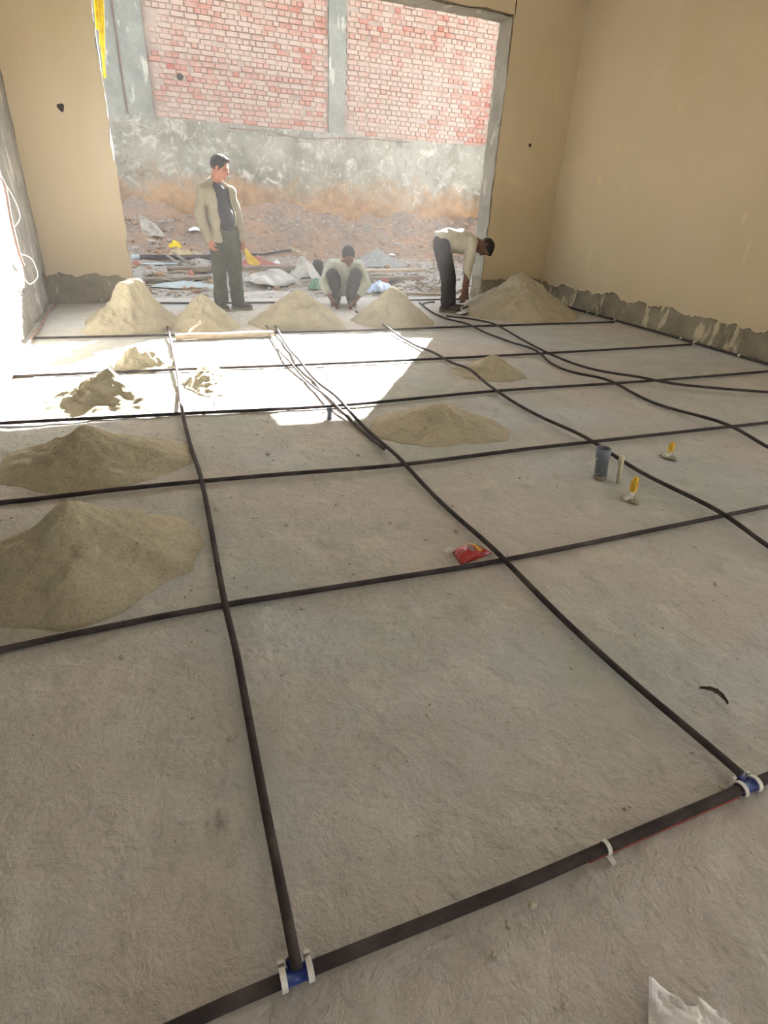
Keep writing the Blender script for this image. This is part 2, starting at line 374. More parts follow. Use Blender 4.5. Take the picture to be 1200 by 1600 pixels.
# back wall: cement core with the wide opening, beige plaster coat proud of it
v, f = join([box(XL-0.3, OX0-0.012, YB, YO, -0.1, ZC), box(OX1+0.012, XR+0.3, YB, YO, -0.1, ZC), box(OX0-0.012, OX1+0.012, YB, YO, ZL+0.012, ZC)])
wb = struct(mesh_obj('wall_back', v, f, M['plinth']), 'beige plastered back wall with a wide opening to the yard')
v, f = jag_sheet('y', YB, -0.022, XL+0.01, OX0, jz(0.33, 0.04, 2), ZC, right=je(0.016, 4), left=je(0.012, 14))
mesh_obj('plaster_coat', v, f, M['plaster'], wb)
v, f = jag_sheet('y', YB, -0.022, OX1+0.02, XR, jz(0.30, 0.05, 6), ZC, left=je(0.012, 8))
mesh_obj('plaster_coat', v, f, M['plaster'], wb)
v, f = jag_sheet('y', YB, -0.022, OX0-0.01, OX1+0.03, jz(ZL+0.03, 0.010, 11), ZC, n=120, nz=8)
mesh_obj('plaster_coat', v, f, M['plaster'], wb)
def reveal(x, sgn, sd):
    zz = np.linspace(0.0, ZL+0.01, 130); yy = np.linspace(YB-0.024, YO+0.02, 12)
    Z, Y = np.meshgrid(zz, yy, indexing='ij')
    e = 0.010*fbm(Z*5, Y*8, o=4, seed=sd) + np.where((Z < 0.32+0.05*vn(Y*9, Z*0, seed=sd)), 0.03, 0)
    Pm = np.stack([x+sgn*(e), Y+0.012*vn(Z*7, Y*3, seed=sd+1), Z], -1)
    vv, ff = grid(Pm)
    if sgn < 0: ff = [q[::-1] for q in ff]
    return vv, ff
v, f = reveal(OX1, 1, 51); mesh_obj('jamb_reveal', v, f, M['jamb'], wb, True)
v, f = reveal(OX0, -1, 61); mesh_obj('jamb_reveal', v, f, M['jamb'], wb, True)
gx, gy = np.meshgrid(np.linspace(OX0-0.02, OX1+0.02, 160), np.linspace(YB-0.024, YO+0.02, 12), indexing='xy')
v, f = grid(np.stack([gx, gy+0.01*vn(gx*6, gy*3, seed=71), ZL+0.010*fbm(gx*4, gy*7, o=4, seed=72)], -1)); mesh_obj('lintel_soffit', v, [q[::-1] for q in f], M['jamb'], wb, True)
for p, r in (((-0.64, YB-0.024, 2.09), 0.040), ((5.58, YB-0.024, 2.17), 0.026)):   # knocked holes: flat discs, the shade inside them painted dark
    V = []; F = []; n = 14
    for rr, dy in ((1.0, -0.001), (0.7, -0.004), (0.0, -0.002)):
        for k in range(n):
            a = 2*math.pi*k/n; q = r*rr*(1+0.2*math.sin(3*a+p[0])); V.append((p[0]+q*math.cos(a)*0.9, p[1]+dy, p[2]+q*math.sin(a)))
    for i in range(2):
        for k in range(n):
            a = i*n+k; b = i*n+(k+1) % n; F.append((a, b, b+n, a+n))
    mesh_obj('knocked_hole_shade', V, F, M['dark'], wb)

# right wall: plastered, plinth band of bare cement, an unseen doorway further forward, added for side light
DY0, DY1, DZ = -1.3, 2.2, 2.8
v, f = join([box(XR+0.022, XR+0.3, DY1, YO, -0.1, ZC), box(XR+0.022, XR+0.3, YF, DY0, -0.1, ZC), box(XR+0.022, XR+0.3, DY0, DY1, DZ, ZC)])
wr = struct(mesh_obj('wall_right', v, f, M['plinth']), 'beige plastered right wall with ragged bare-cement plinth')
yy = np.linspace(DY1, YB, 400); zz = np.linspace(-0.01, 0.55, 40); Yg, Zg = np.meshgrid(yy, zz, indexing='xy')
v, f = grid(np.stack([XR+0.014-0.010*np.clip(fbm(Yg*4, Zg*6, o=5, seed=81), -1, 1), Yg, Zg], -1)); mesh_obj('bare_plinth', v, [q[::-1] for q in f], M['plinth'], wr, True)
_pl = lambda u: 0.335-0.012*(u-4)+0.05*fbm(u*4.0, 0*u+3.3, o=4, seed=91)+0.014*fbm(u*22.0, 0*u+1.3, o=3, seed=92)+0.07*np.exp(-((u-6.85)/0.10)**2)
v, f = jag_sheet('x', XR+0.03, -0.036, YB-0.0, DY1, _pl, ZC, n=420, nz=30)
mesh_obj('plaster_coat', v, f, M['plaster'], wr)

# left wall: grey render, its foot broken away to rubble
v, f = join([box(XL-0.3, XL-0.02, YF, YO, -0.1, ZC)])
wlft = struct(mesh_obj('wall_left', v, f, M['leftwall']), 'grey rendered left wall with rubble foot, sunlit near the opening')
yy = np.linspace(YF, YB, 420); zz = np.concatenate([np.linspace(-0.02, 0.6, 60), np.linspace(0.62, ZC, 60)]); Yg, Zg = np.meshgrid(yy, zz, indexing='xy')
foot = 1-sstep(0.30, 0.42, Zg+0.08*fbm(Yg*3, Zg*3, o=3, seed=101))
dsp = 0.006*fbm(Yg*3, Zg*3, o=4, seed=102)-foot*(0.02+0.035*np.abs(fbm(Yg*9, Zg*9, o=4, seed=103)))
v, f = grid(np.stack([XL+0.012+dsp, Yg, Zg], -1)); mesh_obj('render_coat', v, f, M['leftwall'], wlft, True)

v, f = join([box(XL-0.3, XR+0.3, YF, YO, ZC, ZC+0.15)])
struct(mesh_obj('ceiling', v, f, M['ceiling']), 'bare concrete ceiling slab')
v, f = box(-1.6, 4.78, YO, YO+0.8, 3.88, 4.0)  # unseen slab, added to shadow the front edge of the sun patch
struct(mesh_obj('added_shade_slab', v, f, M['ceiling']), 'unseen concrete slab above the opening outside, added to shape the sun patch')
v, f = join([box(XL-0.3, -0.2, YF-0.25, YF, -0.1, ZC), box(1.6, XR+0.3, YF-0.25, YF, -0.1, ZC), box(-0.2, 1.6, YF-0.25, YF, 2.4, ZC)])  # unseen wall; its doorway is added to let in fill light
struct(mesh_obj('wall_front', v, f, M['plaster']), 'plastered wall behind the viewer with a doorway added for fill light')

# boundary wall across the yard: rough base, columns, brick panels
YW = 13.5; ZB = 2.47; ZT = 4.84
xx = np.linspace(-3, 10, 420); zz = np.linspace(-0.1, ZB+0.02, 110); Xg, Zg = np.meshgrid(xx, zz, indexing='xy')
zz2 = Zg+0.045*(Xg/8.0)*(Zg/ZB)
low = 1-sstep(1.3, 1.9, Zg+0.35*fbm(Xg*1.2, Zg*1.2, o=3, seed=111))
dsp = 0.02*fbm(Xg*2, Zg*2, o=4, seed=112)+low*(0.05*fbm(Xg*3.5, Zg*3.5, o=5, seed=113)-0.03)
dsp = dsp-0.02*(np.abs(fbm(Xg*5, Zg*5, o=3, seed=114)) < 0.06)
v, f = grid(np.stack([Xg, YW-0.045-dsp, zz2], -1))
wbase = struct(mesh_obj('wall_boundary_base', v, f, M['basewall'], smooth=True), 'rough rendered stone base of the yard boundary wall, soil-stained below')
v, f = box(-3, 10, YW-0.035, YW+0.25, ZB-0.1, ZB+0.03); mesh_obj('ledge', v, f, M['cement'], wbase)
v, f = join([box(-3, 10, YW+0.035, YW+0.25, ZB, ZT), box(-3, 10, YW+0.12, YW+0.25, 0, ZB-0.02)])
wbr = struct(mesh_obj('wall_boundary_brick', v, f, M['mortar']), 'smeared red brick panels of the yard boundary wall')
def column(x0, x1, y0, y1, name='column'):
    zz = np.linspace(ZB-0.02, ZT+0.05, 40); xx = np.linspace(x0, x1, 8); Xg, Zg = np.meshgrid(xx, zz, indexing='xy')
    vv, ff = grid(np.stack([Xg+0.008*vn(Zg*5, Xg*0, seed=int(x0*10)+200), y0-0.006*fbm(Xg*5, Zg*5, o=3, seed=131), Zg], -1))
    a = join([(vv, ff), box(x0+0.004, x1-0.004, y0+0.006, y1, ZB-0.02, ZT+0.05)])
    return mesh_obj(name, a[0], a[1], M['column'], wbr)
column(0.10, 0.53, YW-0.05, YW+0.2); column(-2.8, 0.06, YW+0.0, YW+0.2, 'rendered_panel'); column(3.90, 4.24, YW-0.03, YW+0.2); column(7.75, 8.1, YW-0.03, YW+0.2)
# bricks, English bond; the best seen stretchers one by one, the rest as one piece
def brick_mesh(L, name):
    b = 0.007; v0, f0 = box(-L/2, L/2, 0.0, 0.06, -0.037, 0.037)
    bm = bmesh.new(); vs_ = [bm.verts.new(q) for q in v0]
    for q in f0: bm.faces.new([vs_[i] for i in q])
    bmesh.ops.bevel(bm, geom=[e for e in bm.edges if all(abs(w.co.y) < 1e-6 for w in e.verts)], offset=b, segments=1, affect='EDGES')
    me = bpy.data.meshes.new(name); bm.to_mesh(me); bm.free(); me.materials.append(M['brick']); return me
bm_s = [brick_mesh(L, 'brick') for L in (0.225, 0.215, 0.205)]
def mdata(me): return [tuple(q.co) for q in me.vertices], [tuple(p.vertices) for p in me.polygons]
bm_h = brick_mesh(0.105, 'brick_header'); hv, hf = mdata(bm_h); sv = [mdata(m) for m in bm_s]
singles = 0; rest = []
rb = random.Random(11)
hole = Vector((1.07, 0, 3.16))
for (xa, xb) in ((0.55, 3.88), (4.26, 7.73)):
    z = ZB+0.045+0.04; row = 0
    while z < ZT+0.02:
        L = 0.235 if row % 2 == 0 else 0.1175
        x = xa + (0.0 if row % 2 == 0 else -0.06)+rb.uniform(-0.02, 0.02)
        while x+L < xb+0.03:
            cx = x+L/2; x += L
            if cx-L/2 < xa-0.01: continue
            if (Vector((cx, 0, z))-hole).length < 0.08: continue
            if rb.random() < 0.04: continue
            dep = YW+0.012+rb.uniform(-0.012, 0.014); dz = rb.uniform(-0.005, 0.005)+0.008*math.sin(cx*1.3+row)
            rot = rb.uniform(-0.02, 0.02)
            vis = (cx < 7.5) and z < at_y(545+(cx-4.2)*69, max(0, 2+(cx-4.2)*8.5), YW).z+0.05
            if row % 2 == 0 and vis and singles < 300:
                k = rb.randrange(3); o = bpy.data.objects.new('brick', bm_s[k]); COL.objects.link(o); o.parent = wbr
                o.location = (cx, dep, z+dz); o.rotation_euler = (0, rot, rb.uniform(-0.02, 0.02)); singles += 1
            else:
                vv, ff = (sv[rb.randrange(3)] if row % 2 == 0 else (hv, hf))
                rest.append(([(q[0]+cx, q[1]+dep, q[2]+z+dz+q[0]*rot) for q in vv], ff))
        z += 0.083; row += 1
v, f = join(rest); o = mesh_obj('brickwork', v, f, M['brick'], wbr); o['kind'] = 'stuff'
v, f = lathe([(0.055, 0.0), (0.05, 0.03), (0.02, 0.05)], 12); v = [(1.07+a, YW+0.015-0.0-c*0.3, 3.16+b) for a, b, c in v]; mesh_obj('putlog_hole_shade', v, f, M['dark'], wbr)  # dark plug on the brick face, the hole's shade put into its colour
pts = [at_y(360, 200, YW-0.075), at_y(420, 205, YW-0.075), at_y(450, 212, YW-0.075), at_y(480, 216, YW-0.075), at_y(560, 216, YW-0.075), at_y(640, 222, YW-0.075)]
v, f = tube(catmull(pts), 0.012, 6); tag(mesh_obj('loose_cable', v, f, M['wire'], smooth=True), 'thin dark cable sagging along the ledge under the bricks', 'cable')
# stones in the bank
rs = random.Random(5); stones = []
bm_st = []
for k in range(6):
    vv, ff = rock((0, 0, 0), 1.0, 300+k); me = bpy.data.meshes.new('stone'); me.from_pydata(vv, [], ff); me.materials.append(M['stone'] if k % 3 else M['greystone']); bm_st.append(me)
for i in range(215):
    x = rs.uniform(-0.4, 7.4); y = (11.6+1.75*rs.random()**0.8) if i < 150 else rs.uniform(9.3, 11.8)
    if rs.random() < 0.35: x = rs.uniform(-0.3, 1.8)
    s = rs.uniform(0.03, 0.085)*(1.25 if rs.random() < 0.2 else 1)
    o = bpy.data.objects.new('stone', bm_st[i % 6]); COL.objects.link(o); o.parent = ground; o.location = (x, y, float(ground_h(x, y))+s*0.25); o.scale = (s, s, s); o.rotation_euler = (0, 0, rs.uniform(0, 6.3))
chips = []
for i in range(1500):
    x = rs.uniform(-0.5, 7.6); y = 9.05+4.2*rs.random(); s = rs.uniform(0.012, 0.038); chips.append((x, y, s, i))
_ca = np.array(chips); _ch = ground_h(_ca[:, 0], _ca[:, 1])
chips = [rock((x, y, float(hh_)+s*0.3), s, 900+i % 97) for (x, y, s, i), hh_ in zip(chips, _ch)]
v, f = join(chips); o = mesh_obj('rubble_chips', v, f, M['greystone'], ground); o['kind'] = 'stuff'

# ------------------------------------------------------------------ pipes on the floor
BY = [0.535, 1.745, 2.81, 3.97, 5.11, 6.51]
def wob(pts, a, sd):
    return [Vector((p.x+a*float(vn(np.array([p.y*1.3+p.x*0.9]), np.array([sd*3.0]), seed=sd)[0]), p.y+a*float(vn(np.array([p.x*1.3+p.y*0.9]), np.array([sd*5.0]), seed=sd+1)[0]), p.z)) for p in pts]
def fine(pts, step=0.06):
    out = []
    for a, b in zip(pts[:-1], pts[1:]):
        n = max(1, int((b-a).length/step))
        out += [a.lerp(b, k/n) for k in range(n)]
    return out+[pts[-1]]
def pix_pipe(name, pix, r, label, cat='pipe', over=True, mat='pipe', extra=None, z0=None, group=None, hump=None):
    pts = [on_floor(px, py, r) for px, py in pix]
    if extra: pts = pts+[Vector(e) for e in extra]
    pts = fine(catmull(pts, 6))
    q = []
    for p in pts:
        z = (r if z0 is None else z0) + (0.004 if z0 is None else 0)
        if over:
            for by in BY: z = max(z, r+0.002+(2*R1+0.002)*math.exp(-((p.y-by)/0.32)**2))
        if hump: z += hump[1]*math.exp(-((p.y-hump[0])/0.28)**2)
        q.append(Vector((p.x, p.y, max(z, p.z if extra and p.z > r+0.001 else z))))
    v, f = tube(q, r, 10)
    o = mesh_obj(name, v, f, M[mat], smooth=True)
    return tag(o, label, cat, group)
R1 = 0.0115
def cross_pipe(by, pix, label, r=R1):
    pts = [on_floor(px, py, r+0.003) for px, py in pix]
    pts = fine(catmull(pts, 6)); pts = [Vector((p.x, p.y, r+0.002)) for p in pts]
    v, f = tube(pts, r, 10); return tag(mesh_obj('black_pipe', v, f, M['pipe'], smooth=True), label, 'pipe')
cross_pipe(1, [(-60, 1030), (0, 1015), (180, 977), (350, 945), (570, 910), (780, 876), (1000, 832), (1200, 791), (1300, 770)], 'black pipe crossing the floor behind the red packet, second from the front')
cross_pipe(2, [(-60, 793), (0, 785), (60, 779), (180, 765), (310, 752), (450, 740), (625, 726), (800, 704), (925, 690), (1080, 673), (1200, 660), (1300, 648)], 'black cross pipe just in front of the grey stub and the broad sand mound')
cross_pipe(3, [(-60, 665), (0, 661), (285, 646), (535, 633), (770, 611), (1000, 596), (1200, 580), (1300, 572)], 'black cross pipe along the front edge of the sunlit floor patch')
cross_pipe(4, [(18, 588), (280, 577), (470, 570), (690, 560), (900, 549), (1080, 538)], 'black cross pipe through the middle of the sunlit floor patch')
cross_pipe(5, [(50, 528), (240, 524), (430, 519), (590, 515), (760, 509), (960, 503)], 'black cross pipe along the foot of the row of sand mounds')
A1 = [(465, 1524), (440, 1395), (410, 1240), (372, 1035), (350, 940), (326, 805), (311, 740), (296, 690), (285, 645), (277, 585), (266, 530), (262, 512), (258, 492)]
pix_pipe('black_pipe', A1, R1, 'long black pipe running back past the left sand mounds from the front tee', extra=[(0.14, 7.7, 0.03), (0.05, 8.2, 0.02)])
A2 = [(1153, 1220), (970, 1052), (870, 960), (780, 876), (690, 787), (627, 726), (535, 634), (470, 570), (428, 510)]
pix_pipe('black_pipe', A2, R1, 'long black pipe running diagonally back beside the red packet')
pix_pipe('black_pipe', [(600, 707), (552, 662), (512, 626), (455, 572), (434, 545), (414, 508)], 0.009, 'thinner pipe strand lying beside the diagonal pipe in the sunlit patch')
A3 = [(1290, 905), (1200, 857), (1120, 806), (1000, 738), (920, 693), (850, 655), (775, 615), (735, 588), (690, 562), (640, 535), (590, 506), (568, 494), (556, 487)]
pix_pipe('black_pipe', A3, R1, 'long black pipe passing the grey stub and running back towards the squatting man', hump=(4.45, 0.05))
pix_pipe('black_hose', [(655, 473), (680, 491), (736, 512), (827, 547), (862, 569), (896, 584), (953, 600), (1026, 632), (1135, 669), (1200, 700), (1290, 742)], 0.0115, 'black hose from the bending man running straight to the right edge', 'hose')
pix_pipe('black_hose', [(697, 497), (740, 502), (775, 511), (812, 532), (857, 556), (918, 579), (1000, 594), (1070, 606), (1200, 617), (1300, 622)], 0.0115, 'black hose from the bending man curving away towards the right wall', 'hose', z0=0.036)
pix_pipe('black_rod', [(245, 474), (330, 474), (440, 473)], 0.014, 'dark rod lying along the threshold behind the left mounds', 'rod', over=False)
pix_pipe('black_rod', [(598, 470), (660, 469), (732, 467)], 0.013, 'dark rod lying behind the bending man\'s feet', 'rod', over=False)
pix_pipe('hose_offcut', [(660, 476), (668, 473), (679, 472)], 0.012, 'short curved hose offcut left of the bending man\'s shoes', 'hose', over=False)
# pipes along the walls, with saddle clips
pts = fine([Vector((XL+0.07, 8.4, 0.02)), Vector((XL+0.06, 6.5, 0.02)), Vector((XL+0.08, 5.1, 0.02)), Vector((XL+0.07, 3.0, 0.02))], 0.3)
v, f = tube(wob(pts, 0.02, 7), 0.013, 10); tag(mesh_obj('black_pipe', v, f, M['pipe_rust'], smooth=True), 'dusty pipe lying along the foot of the left wall', 'pipe')
pts = fine([Vector((XR-0.05, 8.4, 0.02)), Vector((6.11, 5.6, 0.02)), Vector((6.06, 4.3, 0.02)), Vector((6.1, 3.2, 0.02))], 0.2)
rp = empty('black_pipe', (6.1, 5.5, 0)); tag(rp, 'black pipe clipped along the foot of the right wall', 'pipe')
v, f = tube([p-rp.location for p in pts], 0.014, 10); mesh_obj('tube', v, f, M['pipe'], rp, True)
def strap(c, ax, r, w, t=0.005, a0=-0.3, a1=math.pi+0.3, foot=0.012):
    """saddle clip over a pipe: c centre, ax pipe direction"""
    ax = Vector(ax).normalized(); s = Vector((0, 0, 1)).cross(ax).normalized(); u = Vector((0, 0, 1)); V = []; F = []; n = 14
    prof = [(math.cos(a0+(a1-a0)*k/n), math.sin(a0+(a1-a0)*k/n)) for k in range(n+1)]
    for q, (cx, cz) in enumerate(prof):
        for rr in (r+0.0005, r+t):
            for e in (-w/2, w/2): V.append(Vector(c)+s*cx*rr+u*cz*rr+ax*e)
    for k in range(n):
        a = k*4; b = a+4
        F += [(a, a+1, b+1, b), (a+2, b+2, b+3, a+3), (a, b, b+2, a+2), (a+1, a+3, b+3, b+1)]
    F += [(0, 2, 3, 1), (n*4, n*4+1, n*4+3, n*4+2)]
    a = join([(V, F)])
    return a
for i, (px, py) in enumerate([(905, 487), (935, 493), (962, 502), (1048, 527), (1085, 539), (1158, 560), (1190, 571)]):
    c = on_floor(px, py, 0.02); k = min(range(len(pts)), key=lambda j: abs(pts[j].y-c.y)); c = Vector((pts[k].x, pts[k].y, 0.02))
    v, f = strap(c-rp.location, (0, 1, 0), 0.015, 0.022); mesh_obj('clip', v, f, M['white'], rp)
# front pipe with red stripe, tees and clips
R0 = 0.0135; ZP = R0+0.004
bp = [Vector((-0.9, 0.50, ZP)), Vector((-0.2, 0.53, ZP)), Vector((0.09, 0.537, ZP)), Vector((0.58, 0.532, ZP)), Vector((0.84, 0.535, ZP)), Vector((1.33, 0.54, ZP)), Vector((2.2, 0.55, ZP)), Vector((3.2, 0.55, ZP))]
bpf = fine(catmull(bp, 6), 0.05)
fp = empty('front_pipe', (0.7, 0.535, 0)); tag(fp, 'thick black pipe with a red line across the floor nearest the viewer', 'pipe')
L0 = fp.location
v, f = tube([p-L0 for p in bpf], R0, 14); mesh_obj('tube', v, f, M['pipe'], fp, True)
st = [p+Vector((0, -R0*0.86, -R0*0.42)) for p in bpf if 0.78 < p.x < 1.28]
v, f = tube([p-L0 for p in st], 0.0035, 6); mesh_obj('red_stripe', v, f, M['pipe_red'], fp, True)
v, f = strap(Vector((0.845, 0.535, ZP))-L0, (1, 0.01, 0), R0, 0.011, 0.0035); mesh_obj('clip', v, f, M['white'], fp)
v, f = box(0.838-L0.x, 0.852-L0.x, 0.535-R0-0.02-L0.y, 0.535-R0+0.001-L0.y, 0.001, 0.008); mesh_obj('clip_foot', v, f, M['white'], fp)
for i, (tx, ty, lab) in enumerate(((0.092, 0.537, 'blue tee joint with white clips at the bottom of the photo'), (1.325, 0.540, 'blue tee joint with white clips near the right edge'))):
    t = empty('tee_joint', (tx, ty, 0)); tag(t, lab, 'pipe fitting')
    body = join([tube([Vector((s, 0, ZP)) for s in (-0.029, -0.028, -0.018, -0.0175, 0.0175, 0.018, 0.028, 0.029)], [R0+0.001, R0+0.0035, R0+0.0035, R0+0.002, R0+0.002, R0+0.0035, R0+0.0035, R0+0.001], 18),
                 tube([Vector((0, s, ZP)) for s in (0.0, 0.020, 0.021, 0.030, 0.031)], [R0+0.0005, R0+0.0005, R0+0.002, R0+0.002, R0], 16)])
    mesh_obj('body', body[0], body[1], M['blue'], t, True)
    for s in (-0.026, 0.026):
        v, f = strap(Vector((s, 0, ZP)), (1, 0, 0), R0+0.004, 0.012, 0.004); mesh_obj('clip', v, f, M['white'], t)
        v, f = join([box(s-0.006, s+0.006, R0+0.008, R0+0.014, 0.004, 0.034)]); mesh_obj('clip_tab', v, f, M['white'], t)

# batten lying in front of the mounds
def plank(name, a, b, w, h, mat, label, cat='timber', sd=1, lift=0.0):
    a = Vector(a); b = Vector(b); d = b-a; L = d.length; e = empty(name, a); tag(e, label, cat)
    d.normalize(); s = Vector((0, 0, 1)).cross(d).normalized(); u = d.cross(s); V = []; F = []; n = 16
    for i in range(n+1):
        t = i/n; c = d*(L*t); k = 0.006*float(vn(np.array([t*5.0]), np.array([sd*1.3]), seed=sd))
        for (p, q) in ((-.5, 0), (.5, 0), (.5, .85), (.42, 1), (-.42, 1), (-.5, .85)): V.append(c+s*(w*p+k)+u*(h*q+lift+k*0.4))
    for i in range(n):
        for k in range(6): F.append((i*6+k, i*6+(k+1) % 6, (i+1)*6+(k+1) % 6, (i+1)*6+k))
    F += [tuple(range(6))[::-1], tuple(range(n*6, n*6+6))]
    bpy.data.objects.remove(e)
    o = mesh_obj(name, V, F, M[mat]); o.location = a; return tag(o, label, cat)
pa, pb = on_floor(274, 529), on_floor(426, 524)
plank('wooden_batten', (pa.x, pa.y-0.05, 0.004), (pb.x, pb.y-0.05, 0.004), 0.075, 0.05, 'wood', 'long pale batten lying in front of the left-hand mounds at the sunlit edge', 'batten')

# ------------------------------------------------------------------ sand mounds
def mound(label, cx, cy, rx, ry, h, sd, p=1.0, px=0.0, py=0.0, lumps=(), rough=1.0, cap=None, group='sand mounds heaped on the floor'):
    nr, na = 46, 110; V = []; F = []
    th = np.linspace(0, 2*np.pi, na, endpoint=False)
    edge = 1+0.16*vn(np.cos(th)*1.3+sd, np.sin(th)*1.3, seed=sd)+0.06*vn(np.cos(th)*4+sd, np.sin(th)*4, seed=sd+1)
    ring = np.linspace(0, 1, nr)
    T, S = np.meshgrid(th, ring, indexing='xy'); E = np.broadcast_to(edge, T.shape)
    X = S*E*rx*np.cos(T)+px*(1-S); Y = S*E*ry*np.sin(T)+py*(1-S)
    prof = (1-S)**p; prof = prof*0.86+0.14*(1-S)**2.5
    tip = 0.10; prof = np.where(S < tip, prof-0.35*(tip-S)**2/tip, prof)
    Z = h*prof*(1+0.10*vn(X*3/rx+sd, Y*3/ry, seed=sd+2))
    w = np.clip(S*6, 0, 1)*np.clip((1-S)*3, 0.12, 1)
    Z = Z+w*h*0.05*fbm(X*7, Y*7, o=3, seed=sd+3)*rough+w*min(0.012, 0.035*h)*fbm(X*26, Y*26, o=3, seed=sd+4)*rough
    for lx, ly, lr, lh in lumps: Z = Z+lh*np.exp(-(((X-lx)**2+(Y-ly)**2)/lr**2)**1.6)*(1+0.2*fbm(X*15, Y*15, o=2, seed=sd+5))
    if cap: Z = np.where(Z > cap, cap+0.16*(1-np.exp(-(Z-cap)/0.16)), Z)
    Z = np.where(S > 0.97, -0.012, Z-0.004)
    o_ = nr*na
    V = np.stack([X, Y, Z], -1).reshape(-1, 3).tolist()
    for i in range(nr-1):
        for k in range(na):
            a = i*na+k; b = i*na+(k+1) % na; F.append((a, a+na, b+na, b))
    o = mesh_obj('sand_mound', V, F, M['sand'], smooth=True); o.location = (cx, cy, 0.0)
    return tag(o, label, 'sand mound', group)
mound('tall sand mound with lumpy top by the left pillar', -0.24, 7.13, 0.54, 0.66, 0.41, 1, 0.95, px=0.08, lumps=((0.06, -0.02, 0.19, 0.16), (0.19, -0.12, 0.10, 0.08), (-0.06, -0.12, 0.08, 0.05), (0.1, -0.25, 0.12, 0.04)), cap=0.37, rough=1.3)
mound('sand mound in front of the standing man', 0.56, 6.97, 0.39, 0.46, 0.37, 2, 1.0, lumps=((0.12, -0.15, 0.09, 0.04), (0.2, -0.22, 0.06, 0.03)))
mound('wide pointed sand mound left of the squatting man', 1.66, 7.04, 0.58, 0.58, 0.42, 3, 1.05)
mound('sand mound with bright ridge right of the squatting man', 2.86, 6.99, 0.57, 0.54, 0.44, 4, 1.05, lumps=((0.14, -0.12, 0.08, 0.04), (0.2, -0.26, 0.08, 0.03)))
mound('largest sand mound, heaped in the right back corner', 5.02, 7.42, 0.88, 0.78, 0.58, 5, 0.95)
mound('pointed small mound in the sunlit patch near the left wall', -0.36, 4.40, 0.52, 0.36, 0.24, 6, 1.5, px=0.02)
mound('flattened sunlit mound touching the left long pipe', -0.12, 5.28, 0.28, 0.22, 0.15, 7, 0.8, lumps=((-0.10, 0.02, 0.08, 0.05), (0.08, -0.06, 0.06, 0.03)), rough=2.0)
mound('low spilled mound right of the left long pipe in the sun', 0.38, 4.72, 0.26, 0.40, 0.11, 8, 0.9, lumps=((0.0, 0.12, 0.09, 0.03), (-0.05, -0.1, 0.07, 0.03)), rough=3.0)
mound('small pale mound beside the pipe in front of the largest mound', 2.87, 4.50, 0.34, 0.30, 0.20, 9, 1.2)
mound('broad shaded mound in the middle of the floor', 1.76, 3.32, 0.48, 0.40, 0.18, 10, 1.1)
mound('low shaded mound at the left edge, behind the nearest mound', -0.42, 3.24, 0.52, 0.40, 0.22, 11, 1.15)
mound('nearest sand mound, at the left edge of the photo', -0.40, 2.23, 0.54, 0.40, 0.27, 12, 1.05, rough=0.9)
v, f = tube(catmull([on_floor(295, 519, 0.09), on_floor(303, 512, 0.12), on_floor(314, 503, 0.17)], 4), 0.012, 6)
tag(mesh_obj('stick', v, f, M['wood'], smooth=True), 'pale stick poking from the mound in front of the standing man', 'stick')
# loose grit
rg = random.Random(3); gr = []
for i in range(900):
    if i < 420:
        x = rg.uniform(-1.0, 4.2); y = rg.uniform(0.2, 4.0)
    elif i < 700:
        x = rg.uniform(-1.0, 0.9); y = rg.uniform(1.6, 5.6)
    else:
        x = rg.uniform(-1.1, 6); y = rg.uniform(3.5, 8.5)
    s = rg.uniform(0.0025, 0.008)*(2.0 if rg.random() < 0.05 else 1)
    gr.append(rock((x, y, s*0.3), s, 50+i % 61))
v, f = join(gr); o = mesh_obj('floor_grit', v, f, M['grit'], bpy.data.objects['floor']); o['kind'] = 'stuff'
for i, (px, py, s) in enumerate(((190, 1028, 0.012), (345, 1275, 0.022), (560, 712, 0.02), (325, 985, 0.010), (300, 1003, 0.006))):
    p = on_floor(px, py); v, f = rock((0, 0, 0), s, 77+i, 0.5); o = mesh_obj('stone_chip', v, f, M['greystone'], bpy.data.objects['floor']); o.location = (p.x, p.y, s*0.2)

# ------------------------------------------------------------------ stubs and litter on the floor
s = empty('conduit_stub', (2.315, 2.32, 0)); tag(s, 'short grey plastic pipe standing upright by the pipes', 'pipe stub')
V, F = lathe([(0.036, -0.01), (0.036, 0.115), (0.041, 0.118), (0.041, 0.182), (0.036, 0.182), (0.034, 0.06)], 20); V = [(x-0.14*z, y, z) for x, y, z in V]
mesh_obj('tube', V, F, M['greypvc'], s, True)
rr = random.Random(8); sp = []
for i in range(26):
    a = rr.uniform(0, 6.28); z = rr.uniform(0.01, 0.175); q = 0.0365 if z < 0.115 else 0.0415; sp.append(rock((q*math.cos(a)-0.14*z, q*math.sin(a), z), rr.uniform(0.002, 0.0055), i, 1.0))
v, f = join(sp); o = mesh_obj('cement_splashes', v, f, M['splash'], s); o['kind'] = 'stuff'
v, f = rock((0, 0, 0), 0.06, 4, 0.35, 2); o = mesh_obj('cement_collar', [(x, y, max(z, -0.005)) for x, y, z in v], f, M['plinth'], s, True); o.location = (0, 0, 0)
s = empty('water_stub', (2.376, 2.238, 0)); tag(s, 'thin cream pipe leaning beside the grey stub', 'pipe stub')
v, f = tube([Vector((0, 0, -0.01)), Vector((-0.016, 0, 0.11)), Vector((-0.017, 0, 0.112)), Vector((-0.024, 0, 0.16))], [0.012, 0.012, 0.016, 0.016], 12); mesh_obj('tube', v, f, M['cream'], s, True)
